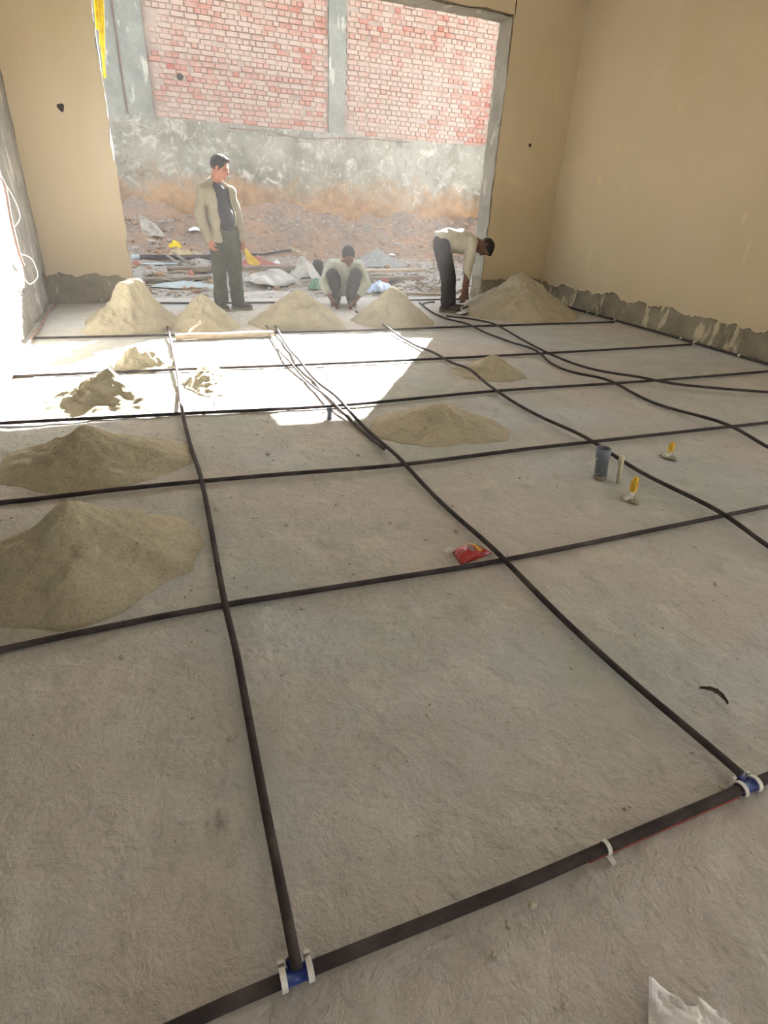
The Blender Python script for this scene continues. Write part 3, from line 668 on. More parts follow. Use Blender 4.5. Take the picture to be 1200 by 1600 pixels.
for nm, c, hh, lab in (('capped_stub', (2.28, 2.035, 0), 0.135, 'yellow-capped pipe stub in front of the thin cream pipe'), ('capped_stub', (2.972, 2.455, 0), 0.10, 'yellow-capped pipe stub standing alone to the right')):
    s = empty(nm, c); tag(s, lab, 'pipe stub')
    v, f = lathe([(0.014, -0.01), (0.013, hh*0.45), (0.012, hh*0.5)], 12); mesh_obj('tube', v, f, M['white'], s, True)
    v, f = lathe([(0.019, hh*0.36), (0.021, hh*0.42), (0.021, hh*0.78), (0.016, hh*0.8), (0.015, hh*0.95), (0.008, hh)], 6); mesh_obj('cap', v, f, M['yellow'], s)
    v, f = rock((-0.025, 0.004, 0.01), 0.022, 5, 0.9); mesh_obj('cement_blob', v, f, M['splash'], s)
    v, f = rock((0.0, 0.0, 0.0), 0.05, 6, 0.25); mesh_obj('cement_collar', v, f, M['plinth'], s)
s = empty('pipe_stub', (1.057, 3.63, 0)); tag(s, 'tiny dark pipe stub at the front tip of the sunlit patch', 'pipe stub')
v, f = lathe([(0.018, -0.01), (0.018, 0.055), (0.022, 0.057), (0.022, 0.078), (0.012, 0.082)], 12); mesh_obj('tube', v, f, M['greypvc'], s, True)
def sheet(name, c, sx, sy, amp, sd, mat, label, cat, rz=0.0, fold=0.0, lift=0.0, n=22, thick=0.004, drop=0.0, g=None, frq=1.0):
    xx = np.linspace(-0.5, 0.5, n); Xg, Yg = np.meshgrid(xx, xx, indexing='xy')
    r = np.sqrt((Xg*2)**2+(Yg*2)**2)
    k = 1+0.22*vn(Xg*3+sd, Yg*3, seed=sd)
    Zr = np.abs(fbm(Xg*1.9*frq+sd, Yg*1.9*frq, o=3, seed=sd+1, g=0.42))
    dome = np.clip(1-np.maximum(np.abs(Xg*2), np.abs(Yg*2))**2, 0, 1)**0.7
    Z = amp*(0.75*Zr*(0.35+0.65*dome)+fold*0.75*dome)
    v, f = grid(np.stack([Xg*sx*k, Yg*sy*k, Z+lift], -1))
    o = mesh_obj(name, v, f, M[mat]); md = o.modifiers.new('thick', 'SOLIDIFY'); md.thickness = thick; md.offset = 1
    o.location = c; o.rotation_euler = (0, 0, rz)
    return tag(o, label, cat, g)
# red packet
pk = empty('snack_packet', (1.165, 1.80, 0), 0.25); tag(pk, 'crumpled red foil packet with yellow band, at a pipe crossing', 'packet')
n = 20; uu = np.linspace(-1, 1, n); U, W = np.meshgrid(uu, uu, indexing='xy')
hh = 0.034*np.clip(1-U**2, 0, 1)**0.7*np.clip(1-W**2, 0, 1)**0.5+0.006*fbm(U*3, W*3, o=3, seed=7)*(1-W**2)
Xp = U*0.075*(1-0.22*W); Yp = W*0.05
v, f = grid(np.stack([Xp, Yp, 0.008+hh], -1)); v2, f2 = grid(np.stack([Xp, Yp, 0.005+0*hh], -1))
a = join([(v, f), (v2, [q[::-1] for q in f2])]); o = mesh_obj('pouch', a[0], a[1], M['packet'], pk, True)
def decal(xa, xb, fn_lo, fn_hi, mat, nm):
    us = np.linspace(xa, xb, 10); V = []; F = []
    for q in us:
        for t in np.linspace(0, 1, 6):
            w_ = fn_lo(q)+(fn_hi(q)-fn_lo(q))*t
            hz = 0.034*max(0, 1-q*q)**0.7*max(0, 1-w_*w_)**0.5+0.006*float(fbm(np.array([q*3]), np.array([w_*3]), o=3, seed=7)[0])*(1-w_*w_)
            V.append((q*0.075*(1-0.22*w_), w_*0.05, 0.0105+hz))
    for i in range(9):
        for j in range(5): b = i*6+j; F.append((b, b+6, b+7, b+1))
    mesh_obj(nm, V, F, M[mat], pk, True)
decal(0.22, 0.48, lambda q: -0.75, lambda q: 0.75, 'packet_yellow', 'yellow_band')
decal(-0.25, 0.15, lambda q: -0.5*math.sqrt(max(0, 1-((q+.05)/.2)**2))-0.05, lambda q: 0.5*math.sqrt(max(0, 1-((q+.05)/.2)**2))-0.05, 'packet_print', 'printed_roundel')
decal(0.56, 0.8, lambda q: -0.5, lambda q: 0.5, 'packet_print', 'printed_panel')
v, f = grid(np.stack([-0.075+U*0.022, 0.055+W*0.012, 0.012+0.012*np.abs(fbm(U*2, W*2, o=2, seed=3))], -1)); mesh_obj('torn_silver_flap', v, f, M['white'], pk)
# dry leaf
p0, p1, p2 = on_floor(1091, 1078), on_floor(1118, 1085), on_floor(1136, 1103); V = []; F = []; n = 12
for i in range(n+1):
    t = i/n; c = (p0*(1-t)**2+p1*2*t*(1-t)+p2*t*t); w_ = 0.010*math.sin(math.pi*min(1, t*0.92+0.06))**0.7*(1+0.25*math.sin(i*2.4)); z = 0.006+0.012*math.sin(math.pi*t)
    d = (p2-p0).normalized(); s_ = Vector((-d.y, d.x, 0))
    for e, dz in ((-1, 0.004), (0, 0.0), (1, 0.007)): V.append(c+s_*w_*e+Vector((0, 0, z+dz)))
for i in range(n):
    for k in range(2): a_ = i*3+k; F.append((a_, a_+3, a_+4, a_+1))
o = mesh_obj('dry_leaf', V, F, M['leaf']); md = o.modifiers.new('thick', 'SOLIDIFY'); md.thickness = 0.0012; tag(o, 'curled dark dry leaf on the floor near the right edge', 'leaf')
# white plastic bag in the front corner
n = 26; uu = np.linspace(0, 1, n); U, W = np.meshgrid(uu, uu, indexing='xy')
c00, c10, c01, c11 = on_floor(1016, 1546), on_floor(1128, 1585), on_floor(1000, 1690), on_floor(1190, 1700)
Xb = (1-U)*(1-W)*c01.x+U*(1-W)*c11.x+(1-U)*W*c00.x+U*W*c10.x; Yb = (1-U)*(1-W)*c01.y+U*(1-W)*c11.y+(1-U)*W*c00.y+U*W*c10.y
Zb = 0.004+0.035*np.abs(fbm(U*3.0, W*3.0, o=3, seed=41))*(1-0.7*W)+0.02*np.sin(np.pi*np.clip(U*1.1, 0, 1))*(1-W)**0.5
pk_ = np.exp(-((U-0.04)**2+(W-1.0)**2)/0.05); Zb = Zb+0.02*pk_; Yb = Yb+0.012*pk_-0.012*np.exp(-((U-0.42)**2)/0.05)*W+0.016*np.exp(-((U-0.74)**2)/0.006)*W**3
Xb = Xb-0.004*pk_
v, f = grid(np.stack([Xb, Yb, Zb], -1)); o = mesh_obj('plastic_bag', v, f, M['whitebag']); md = o.modifiers.new('thick', 'SOLIDIFY'); md.thickness = 0.0015
tag(o, 'crumpled white plastic bag in the bottom right corner', 'bag')

# ------------------------------------------------------------------ yard debris
def gpt(px, py, dz=0.0):
    p = on_ground(px, py); p.z += dz; return p
def g_tube(name, pix, r, mat, label, cat, dz=0.0, nn=5):
    pts = catmull([gpt(x, y, r+dz) for x, y in pix], nn); v, f = tube(pts, r, 8); return tag(mesh_obj(name, v, f, M[mat], smooth=True), label, cat)
bpp = empty('drain_pipe', gpt(207, 408)); tag(bpp, 'long dark pipe with a pale end lying in the yard by the left pillar', 'pipe')
a_, b_ = gpt(207, 408, 0.06), gpt(334, 408, 0.06); b_.z = max(b_.z, a_.z)
d_ = (b_-a_); v, f = tube([d_*0.09, d_], 0.04, 12); o = mesh_obj('tube', v, f, M['pipe'], bpp, True); o.location = (0, 0, 0.06)
v, f = tube([Vector((0, 0, 0)), d_*0.092], 0.043, 12); o = mesh_obj('pale_end', v, f, M['polyblue'], bpp, True); o.location = (0, 0, 0.06)
plank('timber_beam', gpt(262, 426), gpt(500, 424), 0.16, 0.08, 'wood2', 'long weathered beam lying behind the standing man\'s legs', 'timber', 2, lift=0.02)
plank('timber_plank', gpt(560, 432), gpt(660, 429), 0.18, 0.05, 'wood', 'upper pale plank lying right of the squatting man', 'timber', 3, lift=0.06)
plank('timber_plank', gpt(572, 441), gpt(660, 439), 0.14, 0.06, 'wood2', 'lower grey plank lying right of the squatting man', 'timber', 4, lift=0.03)
plank('timber_plank', gpt(615, 462), gpt(688, 464), 0.08, 0.04, 'wood', 'narrow pale plank near the bending man\'s legs', 'timber', 5, lift=0.02)
plank('timber_plank', gpt(225, 442), gpt(330, 437), 0.15, 0.05, 'wood2', 'broken grey plank behind the lumpy left mound', 'timber', 6, lift=0.02)
plank('timber_stake', gpt(452, 391), gpt(475, 402), 0.05, 0.05, 'wood', 'short pale stake leaning on the bank', 'timber', 7, lift=0.03)
plank('timber_stick', gpt(262, 410), gpt(282, 424), 0.03, 0.03, 'wood2', 'thin stick crossing the dark pipe, left one', 'stick', 8, lift=0.1)
plank('timber_stick', gpt(272, 406), gpt(296, 422), 0.03, 0.03, 'wood2', 'thin stick crossing the dark pipe, right one', 'stick', 9, lift=0.1)
g_tube('thin_cable', [(384, 402), (410, 402), (440, 397), (455, 395)], 0.02, 'pipe', 'black cable lying on the bank right of the standing man', 'cable', 0.03)
sheet('plastic_sheet', gpt(290, 448), 0.95, 0.5, 0.10, 1, 'polyblue', 'pale blue sheet lying behind the second mound', 'plastic sheet', 0.0, 0.5)
sheet('plastic_sheet', gpt(426, 443), 0.75, 0.6, 0.20, 2, 'polygrey', 'crumpled grey plastic sheet right of the standing man', 'plastic sheet', 0.2, 0.7)
sheet('plastic_sheet', gpt(476, 434), 0.34, 0.4, 0.24, 5, 'polygrey', 'bunched grey plastic left of the squatting man', 'plastic sheet', 0.6, 1.0)
sheet('plastic_sheet', gpt(415, 462), 1.2, 0.35, 0.06, 8, 'polygrey', 'flat grey plastic strip behind the wide pointed mound', 'plastic sheet', 0.05, 0.4)
sheet('plastic_sheet', gpt(252, 413), 0.7, 0.25, 0.04, 11, 'polyblue', 'pale sheet under the dark pipe by the left pillar', 'plastic sheet', 0.0, 0.5)
sheet('plastic_bag', gpt(592, 456), 0.42, 0.36, 0.16, 14, 'bluebag', 'crumpled light blue plastic bag right of the squatting man', 'bag', 0.3, 0.9, frq=1.4)
sheet('plastic_bag', gpt(495, 452), 0.24, 0.2, 0.15, 17, 'greenbag', 'small green plastic bag by the squatting man\'s elbow', 'bag', 0.3, 0.9, frq=1.4)
sheet('tan_sack', gpt(290, 400), 0.55, 0.3, 0.11, 20, 'tancloth', 'flat tan sack behind the dark pipe', 'sack', 0.1, 0.8)
sheet('yellow_rag', gpt(275, 396), 0.2, 0.18, 0.10, 23, 'yellowrope', 'bright yellow rag on the tan sack', 'rag', 0.1, 0.8, lift=0.1, frq=1.5)
sheet('paper_scrap', gpt(303, 361), 0.24, 0.2, 0.08, 26, 'whitebag', 'white scrap of paper high on the earth bank', 'paper', 0.1, 0.6)
sheet('paper_scrap', gpt(612, 399), 0.14, 0.12, 0.03, 29, 'whitebag', 'small white scrap beside the grey gravel heap', 'paper', 0.1, 0.6)
sheet('plastic_scrap', gpt(432, 412), 0.12, 0.1, 0.06, 31, 'whitebag', 'small white scrap at the end of the red rubble', 'scrap', 0.1, 0.6)
# leaning slab on the bank
c = gpt(228, 362); V = [(-0.10, 0.03, 0.30), (-0.06, -0.05, -0.05), (0.36, -0.12, -0.08), (0.20, 0.0, 0.12)]; V = V+[(x, y+0.05, z) for x, y, z in V]
F = [(0, 1, 2, 3), (7, 6, 5, 4), (0, 4, 5, 1), (1, 5, 6, 2), (2, 6, 7, 3), (3, 7, 4, 0)]
o = mesh_obj('concrete_shard', V, F, M['greystone']); o.location = c; tag(o, 'pointed grey slab leaning on the bank by the left pillar', 'slab')
def heap(name, px, py, rx, ry, h, sd, mat, label, cat):
    c = gpt(px, py); o = mound(label, c.x, c.y, rx, ry, h, sd, 1.1, rough=1.6, group=None); o.name = name; o.data.materials[0] = M[mat]; o['category'] = cat
    o.location = (c.x, c.y, c.z-0.03); return o
heap('gravel_heap', 588, 410, 0.62, 0.45, 0.30, 31, 'gravel', 'grey gravel heap behind the squatting man', 'gravel heap')
heap('rubble_heap', 402, 411, 0.40, 0.22, 0.16, 33, 'redrubble', 'low heap of red brick rubble right of the standing man', 'rubble heap')
sheet('gravel_tray', gpt(628, 415), 0.75, 0.22, 0.03, 35, 'gravel', 'flat grey sheet at the foot of the gravel heap', 'sheet', 0.0, 0.4)
rr = random.Random(21)
for i, (px, py, s, mt, lab) in enumerate(((213, 415, 0.07, 'redrubble', 'broken red brick beside the left pillar'), (301, 413, 0.07, 'greystone', 'square grey lump behind the weathered beam'), (460, 385, 0.085, 'stone', 'round brown boulder beside the pale stake'),
        (600, 444, 0.1, 'redrubble', 'reddish block under the planks'), (640, 448, 0.08, 'greystone', 'grey lump below the planks'), (585, 455, 0.08, 'greystone', 'grey lump beside the blue bag'), (232, 430, 0.09, 'greystone', 'grey lump in the debris nearest the left pillar'),
        (320, 455, 0.06, 'greystone', 'grey lump at the standing man\'s heel'), (300, 432, 0.08, 'redrubble', 'pinkish brick fragment between the beams'), (520, 415, 0.07, 'greystone', 'grey stone left of the squatting man\'s shoulder'))):
    c = gpt(px, py); v, f = rock((0, 0, 0), s, 400+i, 0.8, 2); o = mesh_obj('rubble_lump', v, f, M[mt]); o.location = c+Vector((0, 0, s*0.3)); tag(o, lab, 'rubble')
tw = []
for i in range(34):
    c = gpt(rr.uniform(655, 695), rr.uniform(418, 458)); a = rr.uniform(0, 6.3); L = rr.uniform(0.12, 0.35); e = rr.uniform(-0.1, 0.5)
    d_ = Vector((math.cos(a), math.sin(a)*0.5, e)).normalized()*L; tw.append(tube([c, c+d_*0.5+Vector((0, 0, 0.03)), c+d_], 0.009, 5))
v, f = join(tw); o = mesh_obj('twig_tangle', v, f, M['wood2']); o['kind'] = 'stuff'; o['label'] = 'tangle of dry twigs behind the bending man'; o['category'] = 'twigs'
lt = []
for i in range(46):
    c = gpt(rr.uniform(208, 700), rr.uniform(424, 462)); a = rr.uniform(-0.5, 0.5); L = rr.uniform(0.1, 0.5)
    d_ = Vector((math.cos(a), math.sin(a), rr.uniform(-0.05, 0.12)))*L; lt.append(tube([c+Vector((0, 0, .015)), c+d_*0.5+Vector((0, 0, rr.uniform(.01, .05))), c+d_], rr.uniform(0.008, 0.02), 5))
v, f = join(lt); o = mesh_obj('loose_scrap', v, f, M['wood'], ground); o['kind'] = 'stuff'
c = gpt(494, 432); v, f = lathe([(0.05, 0.0), (0.09, 0.03), (0.10, 0.16), (0.085, 0.25), (0.05, 0.275), (0.02, 0.28)], 18)
o = mesh_obj('dark_pot', v, f, M['pipe'], smooth=True); o.location = c; o.rotation_euler = (0.1, 0.15, 0); tag(o, 'dark rounded pot behind the squatting man\'s elbow', 'pot')
# yellow strap bundle hanging on the outside edge of the left pillar
yr = empty('yellow_strap', (OX0+0.03, YO+0.03, 3.5)); tag(yr, 'bundle of yellow straps hanging at the left pillar edge', 'strap')
for i, (dx, dy, zb) in enumerate(((0.0, 0.0, 2.45), (0.03, 0.03, 2.75), (0.055, 0.01, 2.62), (-0.01, 0.04, 2.9))):
    z0 = 3.85-3.5; z1 = zb-3.5; pts = catmull([Vector((dx+0.05, dy, z0)), Vector((dx+0.045, dy, z0*0.5+z1*0.5)), Vector((dx*0.3, dy, z1))], 6); v, f = tube(pts, 0.018, 6); mesh_obj('strap', v, f, M['yellowrope'], yr, True)
v, f = tube(catmull([Vector((0.07, 0.02, 0.30)), Vector((0.10, 0.02, 0.05)), Vector((0.16, 0.02, -0.02)), Vector((0.17, 0.02, 0.02))], 5), 0.014, 6); mesh_obj('hook', v, f, M['pipe'], yr, True)
# loose cables on the left wall
for i, (pts, r, lab, mt) in enumerate((
        ([(0.02, 6.3, 1.45), (0.06, 6.6, 1.38), (0.05, 6.9, 1.30), (0.05, 6.8, 1.0), (0.06, 6.75, 0.75), (0.05, 6.9, 0.62)], 0.014, 'thick reddish cable drooping on the sunlit left wall', 'wire'),
        ([(0.02, 6.95, 1.35), (0.05, 7.12, 1.25), (0.08, 7.16, 1.05), (0.03, 7.05, 0.95)], 0.0045, 'thin pale wire loop high on the left wall', 'white'),
        ([(0.02, 6.95, 0.72), (0.10, 7.1, 0.66), (0.12, 7.12, 0.5), (0.06, 6.95, 0.44), (0.03, 6.9, 0.5)], 0.0045, 'thin pale wire loop low on the left wall', 'white'))):
    q = catmull([Vector((XL+0.012+x, y, z)) for x, y, z in pts], 6); v, f = tube(q, r, 6); tag(mesh_obj('loose_cable', v, f, M[mt], smooth=True), lab, 'cable')

# ------------------------------------------------------------------ people
class Field:
    """signed distance field on a grid, blended from tapered limbs and ellipsoids, meshed with surface nets"""
    def __init__(s, res=0.008): s.res = res; s.pr = []; s.cuts = []; s.subs = []
    def cone(s, a, b, ra, rb, k=0.02): s.pr.append(('c', np.array(a, float), np.array(b, float), ra, rb, k)); return s
    def ell(s, c, ax, r, k=0.02): s.pr.append(('e', np.array(c, float), np.array([list(q) for q in ax], float), np.array(r, float), None, k)); return s
    def cut(s, n, p): s.cuts.append((np.array(n, float), np.array(p, float))); return s          # keep the side n points away from
    def sub(s, c, ax, h, rnd=0.0): s.subs.append((np.array(c, float), np.array([list(q) for q in ax], float), np.array(h, float), rnd)); return s
    def mesh(s, noise=0.0, nscale=14.0, seed=1):
        lo = np.array([9e9]*3); hi = -lo; R = s.res
        for p in s.pr:
            if p[0] == 'c':
                m = max(p[3], p[4]); a = np.minimum(p[1], p[2])-m; b = np.maximum(p[1], p[2])+m
            else:
                m = p[3].max(); a = p[1]-m; b = p[1]+m
            lo = np.minimum(lo, a); hi = np.maximum(hi, b)
        lo -= 4*R+noise; hi += 4*R+noise
        N = np.ceil((hi-lo)/R).astype(int)+1
        G = np.full(N, 0.5, np.float32); ax = [lo[i]+R*np.arange(N[i]) for i in range(3)]
        for p in s.pr:
            k = p[5]
            if p[0] == 'c':
                m = max(p[3], p[4])+k+4*R+noise; a = np.minimum(p[1], p[2])-m; b = np.maximum(p[1], p[2])+m
            else:
                m = p[3].max()+k+4*R+noise; a = p[1]-m; b = p[1]+m
            i0 = np.clip(((a-lo)/R).astype(int), 0, N-1); i1 = np.clip(((b-lo)/R).astype(int)+2, 1, N)
            X, Y, Z = np.meshgrid(*[ax[i][i0[i]:i1[i]] for i in range(3)], indexing='ij')
            if p[0] == 'c':
                d = p[2]-p[1]; L = float(d@d) or 1e-9
                t = np.clip(((X-p[1][0])*d[0]+(Y-p[1][1])*d[1]+(Z-p[1][2])*d[2])/L, 0, 1)
                D = np.sqrt((X-p[1][0]-t*d[0])**2+(Y-p[1][1]-t*d[1])**2+(Z-p[1][2]-t*d[2])**2)-(p[3]+(p[4]-p[3])*t)
            else:
                x, y, z = X-p[1][0], Y-p[1][1], Z-p[1][2]; A = p[2]; r = p[3]
                q = [x*A[i][0]+y*A[i][1]+z*A[i][2] for i in range(3)]
                k0 = np.sqrt(sum((q[i]/r[i])**2 for i in range(3))); k1 = np.sqrt(sum((q[i]/r[i]**2)**2 for i in range(3)))
                D = k0*(k0-1)/np.maximum(k1, 1e-6)
            sl = tuple(slice(i0[i], i1[i]) for i in range(3)); g = G[sl]
            h = np.clip(0.5+0.5*(g-D)/k, 0, 1); G[sl] = g+(D-g)*h-k*h*(1-h)
        X, Y, Z = np.meshgrid(*ax, indexing='ij')
        if noise:
            G += (noise*(np.sin(X*nscale*1.7+Z*nscale*0.6+seed)*np.sin(Y*nscale*1.3+seed*2)+0.6*np.sin(Z*nscale*2.3+X*nscale+seed*3)*np.sin(Y*nscale*1.9-X*nscale*1.1+seed))).astype(np.float32)
        for n, p in s.cuts:
            n = n/np.linalg.norm(n); G = np.maximum(G, ((X-p[0])*n[0]+(Y-p[1])*n[1]+(Z-p[2])*n[2]).astype(np.float32))
        for c, A, h, rnd in s.subs:
            q = [np.abs((X-c[0])*A[i][0]+(Y-c[1])*A[i][1]+(Z-c[2])*A[i][2])-h[i] for i in range(3)]
            D = np.sqrt(sum(np.maximum(e, 0)**2 for e in q))+np.minimum(np.maximum(np.maximum(q[0], q[1]), q[2]), 0)-rnd
            G = np.maximum(G, (-D).astype(np.float32))
        G[0] = G[-1] = 0.1; G[:, 0] = G[:, -1] = 0.1; G[:, :, 0] = G[:, :, -1] = 0.1
        I = G < 0; cs = np.array(N)-1; acc = np.zeros((int(cs.prod()), 3)); cnt = np.zeros(int(cs.prod()))
        quads = []
        cid = lambda i, j, k: (i*cs[1]+j)*cs[2]+k
        for a in range(3):
            s0 = [slice(None)]*3; s1 = [slice(None)]*3; s0[a] = slice(0, -1); s1[a] = slice(1, None)
            i, j, k = np.nonzero(I[tuple(s0)] != I[tuple(s1)])
            g0 = G[tuple(s0)][i, j, k]; g1 = G[tuple(s1)][i, j, k]; t = g0/(g0-g1)
            Pp = np.stack([i, j, k], 1).astype(float); Pp[:, a] += t
            o = [np.zeros(3, int) for _ in range(4)]; b, c = (a+1) % 3, (a+2) % 3
            o[1][b] = -1; o[2][b] = -1; o[2][c] = -1; o[3][c] = -1
            ids = [cid(i+q[0], j+q[1], k+q[2]) for q in o]
            for e in ids: np.add.at(acc, e, Pp); np.add.at(cnt, e, 1)
            qd = np.stack(ids, 1); fl = g0 < 0; qd[~fl] = qd[~fl][:, ::-1]; quads.append(qd)
        used = np.nonzero(cnt)[0]; mp = np.full(len(cnt), -1); mp[used] = np.arange(len(used))
        V = acc[used]/cnt[used][:, None]*R+lo
        return V, mp[np.concatenate(quads)]
def fobj(name, fld, mat, parent, noise=0.0, nscale=14.0, seed=1):
    V, Q = fld.mesh(noise, nscale, seed); V = V-np.array(parent.location)
    me = bpy.data.meshes.new(name); me.from_pydata(V.tolist(), [], Q.tolist()); me.materials.append(mat)
    me.polygons.foreach_set('use_smooth', [True]*len(me.polygons)); me.update()
    o = bpy.data.objects.new(name, me); COL.objects.link(o); o.parent = parent; return o
def frame(fwd, up):
    f_ = Vector(fwd).normalized(); s_ = f_.cross(Vector(up)).normalized(); u_ = s_.cross(f_); return s_, f_, u_     # right, forward, up
def add_head(fl, c, fwd, up, S=1.0):
    s_, f_, u_ = frame(fwd, up); P = lambda r, f, u: c+s_*(r*S)+f_*(f*S)+u_*(u*S); A = (s_, f_, u_)
    fl.ell(P(0, -0.008, 0.025), A, (0.076*S, 0.096*S, 0.094*S), 0.02); fl.ell(P(0, 0.028, -0.052), A, (0.056*S, 0.064*S, 0.066*S), 0.03)
    fl.cone(P(0, 0.086, 0.01), P(0, 0.104, -0.028), 0.010*S, 0.015*S, 0.012); fl.cone(P(-0.036, 0.080, 0.026), P(0.036, 0.080, 0.026), 0.012*S, 0.012*S, 0.012)
    fl.cone(P(-0.018, 0.086, -0.062), P(0.018, 0.086, -0.062), 0.009*S, 0.009*S, 0.008); fl.cone(P(-0.012, 0.074, -0.098), P(0.012, 0.074, -0.098), 0.018*S, 0.018*S, 0.02)
    for q in (-1, 1): fl.ell(P(q*0.078, -0.012, -0.008), A, (0.010*S, 0.022*S, 0.032*S), 0.008); fl.ell(P(q*0.048, 0.062, -0.022), A, (0.02*S, 0.022*S, 0.022*S), 0.02)
    return P, A
def add_hand(fl, w, d, palm_n, S=1.0, curl=0.6, side=1):
    """w wrist, d along the hand, palm_n palm normal, thumb side given by side"""
    s_ = Vector(d).normalized(); n_ = (Vector(palm_n)-s_*Vector(palm_n).dot(s_)).normalized(); t_ = s_.cross(n_)*side
    fl.cone(w, w+s_*0.03*S, 0.026*S, 0.026*S, 0.012)
    for i, (off, L) in enumerate(((0.030, 0.070), (0.010, 0.080), (-0.010, 0.075), (-0.029, 0.058))):
        k0 = w+s_*0.088*S+t_*off*S; fl.cone(w+s_*0.02*S+t_*off*0.6*S, k0, 0.015*S, 0.0125*S, 0.010)
        a1 = curl*0.7; a2 = curl*1.7
        k1 = k0+(s_*math.cos(a1)+n_*math.sin(a1))*L*0.52*S; k2 = k1+(s_*math.cos(a2)+n_*math.sin(a2))*L*0.5*S
        fl.cone(k0, k1, 0.0100*S, 0.0090*S, 0.004); fl.cone(k1, k2, 0.0090*S, 0.0078*S, 0.004)
    b = w+s_*0.03*S+t_*0.026*S; m_ = b+(s_*0.7+t_*0.55+n_*0.4).normalized()*0.042*S; e = m_+(s_*0.85+n_*0.5).normalized()*0.034*S
    fl.cone(b, m_, 0.014*S, 0.011*S, 0.008); fl.cone(m_, e, 0.0108*S, 0.0088*S, 0.004)
def make_person(J, skin, base, label, S=1.0, hand=((0, 0, -1), (0, 0, -1)), palm=((1, 0, 0), (1, 0, 0)), curl=(0.6, 0.6), hside=(1, -1), torso_w=1.0):
    e = empty('person', base); tag(e, label, 'person')
    b = Field(0.0068)
    V = {k: Vector(q) for k, q in J.items()}
    P, A = add_head(b, V['head'], V['hfwd'], V['hup'], S)
    b.cone(V['neck'], P(0, -0.022, -0.045), 0.056*S, 0.052*S, 0.03)
    b.cone(V['hip_r'], V['hip_l'], 0.085*S, 0.085*S, 0.04); b.cone(V['pelvis'], V['waist'], 0.105*S, 0.100*S, 0.05); b.cone(V['waist'], V['chest'], 0.105*S, 0.12*S, 0.05)
    b.cone(V['chest'], V['neck'], 0.11*S, 0.055*S, 0.05); b.cone(V['sh_r'], V['sh_l'], 0.056*S, 0.056*S, 0.05)
    for i, q in enumerate(('r', 'l')):
        b.cone(V['sh_'+q], V['el_'+q], 0.050*S, 0.039*S, 0.03); b.cone(V['el_'+q], V['wr_'+q], 0.040*S, 0.027*S, 0.02)
        add_hand(b, V['wr_'+q], Vector(hand[i]), Vector(palm[i]), S, curl[i], hside[i])
        b.cone(V['hip_'+q], V['kn_'+q], 0.080*S, 0.054*S, 0.04); b.cone(V['kn_'+q], V['an_'+q], 0.054*S, 0.036*S, 0.02)
        b.cone(V['an_'+q], V['an_'+q]+Vector((0, 0, -0.035)), 0.036*S, 0.036*S, 0.02); b.cone(V['an_'+q]+Vector((0, 0, -0.035)), V['toe_'+q], 0.032*S, 0.024*S, 0.02)
    fobj('body', b, skin, e)
    for q in (-1, 1):
        v, f = rock((0, 0, 0), 0.0105*S, 3, 1.0, 2); o = mesh_obj('eye', [Vector(x)*0.9 for x in v], f, M['eye'], e, True); o.location = P(q*0.032, 0.080, 0.004)-e.location
    h = Field(0.006); h.ell(P(0, -0.014, 0.034), A, (0.091*S, 0.110*S, 0.101*S), 0.01); h.ell(P(0, 0.055, 0.095), A, (0.05*S, 0.045*S, 0.028*S), 0.02)
    n1 = A[1]*0.80-A[2]*0.62; h.cut(n1, P(0, 0.056, 0.030)); h.cut(-A[2], P(0, 0, -0.062))
    h.cut((A[1]*0.95-A[2]*0.3), P(0, 0.062, 0.06))
    fobj('hair', h, M['hair'], e, 0.003, 90.0, 2)
    return e, V, P, A
def trousers(e, V, mat, S=1.0, top=None, r=(0.105, 0.082, 0.078), lift=0.02, noise=0.006):
    t = Field(0.009); t.cone(V['hip_r'], V['hip_l'], 0.105*S, 0.105*S, 0.05); t.cone(V['pelvis'], V['pelvis'].lerp(V['waist'], 0.6), 0.125*S, 0.118*S, 0.05)
    for q in ('r', 'l'):
        t.cone(V['hip_'+q], V['kn_'+q], r[0]*S, r[1]*S, 0.03); t.cone(V['kn_'+q], V['an_'+q]+Vector((0, 0, lift)), r[1]*S, r[2]*S, 0.02)
    if top: t.cut(*top)
    t.cut((0, 0, -1), (0, 0, e.location.z+0.035))
    return fobj('trousers', t, mat, e, noise, 20.0, 5)
def shoes(e, V, S=1.0):
    for q in ('r', 'l'):
        a = V['an_'+q]; toe = V['toe_'+q]; d = (toe-a); d.z = 0; d.normalize(); g = Vector((a.x, a.y, e.location.z)); L = (Vector((toe.x, toe.y, 0))-Vector((a.x, a.y, 0))).length
        t = Field(0.006); t.cone(g-d*0.045+Vector((0, 0, 0.05)), g+d*0.03+Vector((0, 0, 0.055)), 0.046*S, 0.046*S, 0.03); t.cone(g+d*0.02+Vector((0, 0, 0.045)), g+d*(L+0.015)+Vector((0, 0, 0.034)), 0.046*S, 0.038*S, 0.03)
        t.cone(g-d*0.02+Vector((0, 0, 0.07)), g+Vector((0, 0, 0.10)), 0.045*S, 0.048*S, 0.02)
        t.cut((0, 0, -1), (0, 0, e.location.z+0.018)); t.cut((0, 0, 1), (0, 0, e.location.z+0.115)); sh = fobj('shoe', t, M['shoe'], e, 0.002, 60, 3)
        s = Field(0.006); s.cone(g-d*0.05+Vector((0, 0, 0.012)), g+d*(L+0.02)+Vector((0, 0, 0.012)), 0.047*S, 0.043*S, 0.02); s.cut((0, 0, -1), (0, 0, e.location.z+0.001)); s.cut((0, 0, 1), (0, 0, e.location.z+0.022))
        o = fobj('sole', s, M['sole'], e); o.parent = sh
Z3 = Vector((0, 0, 1))

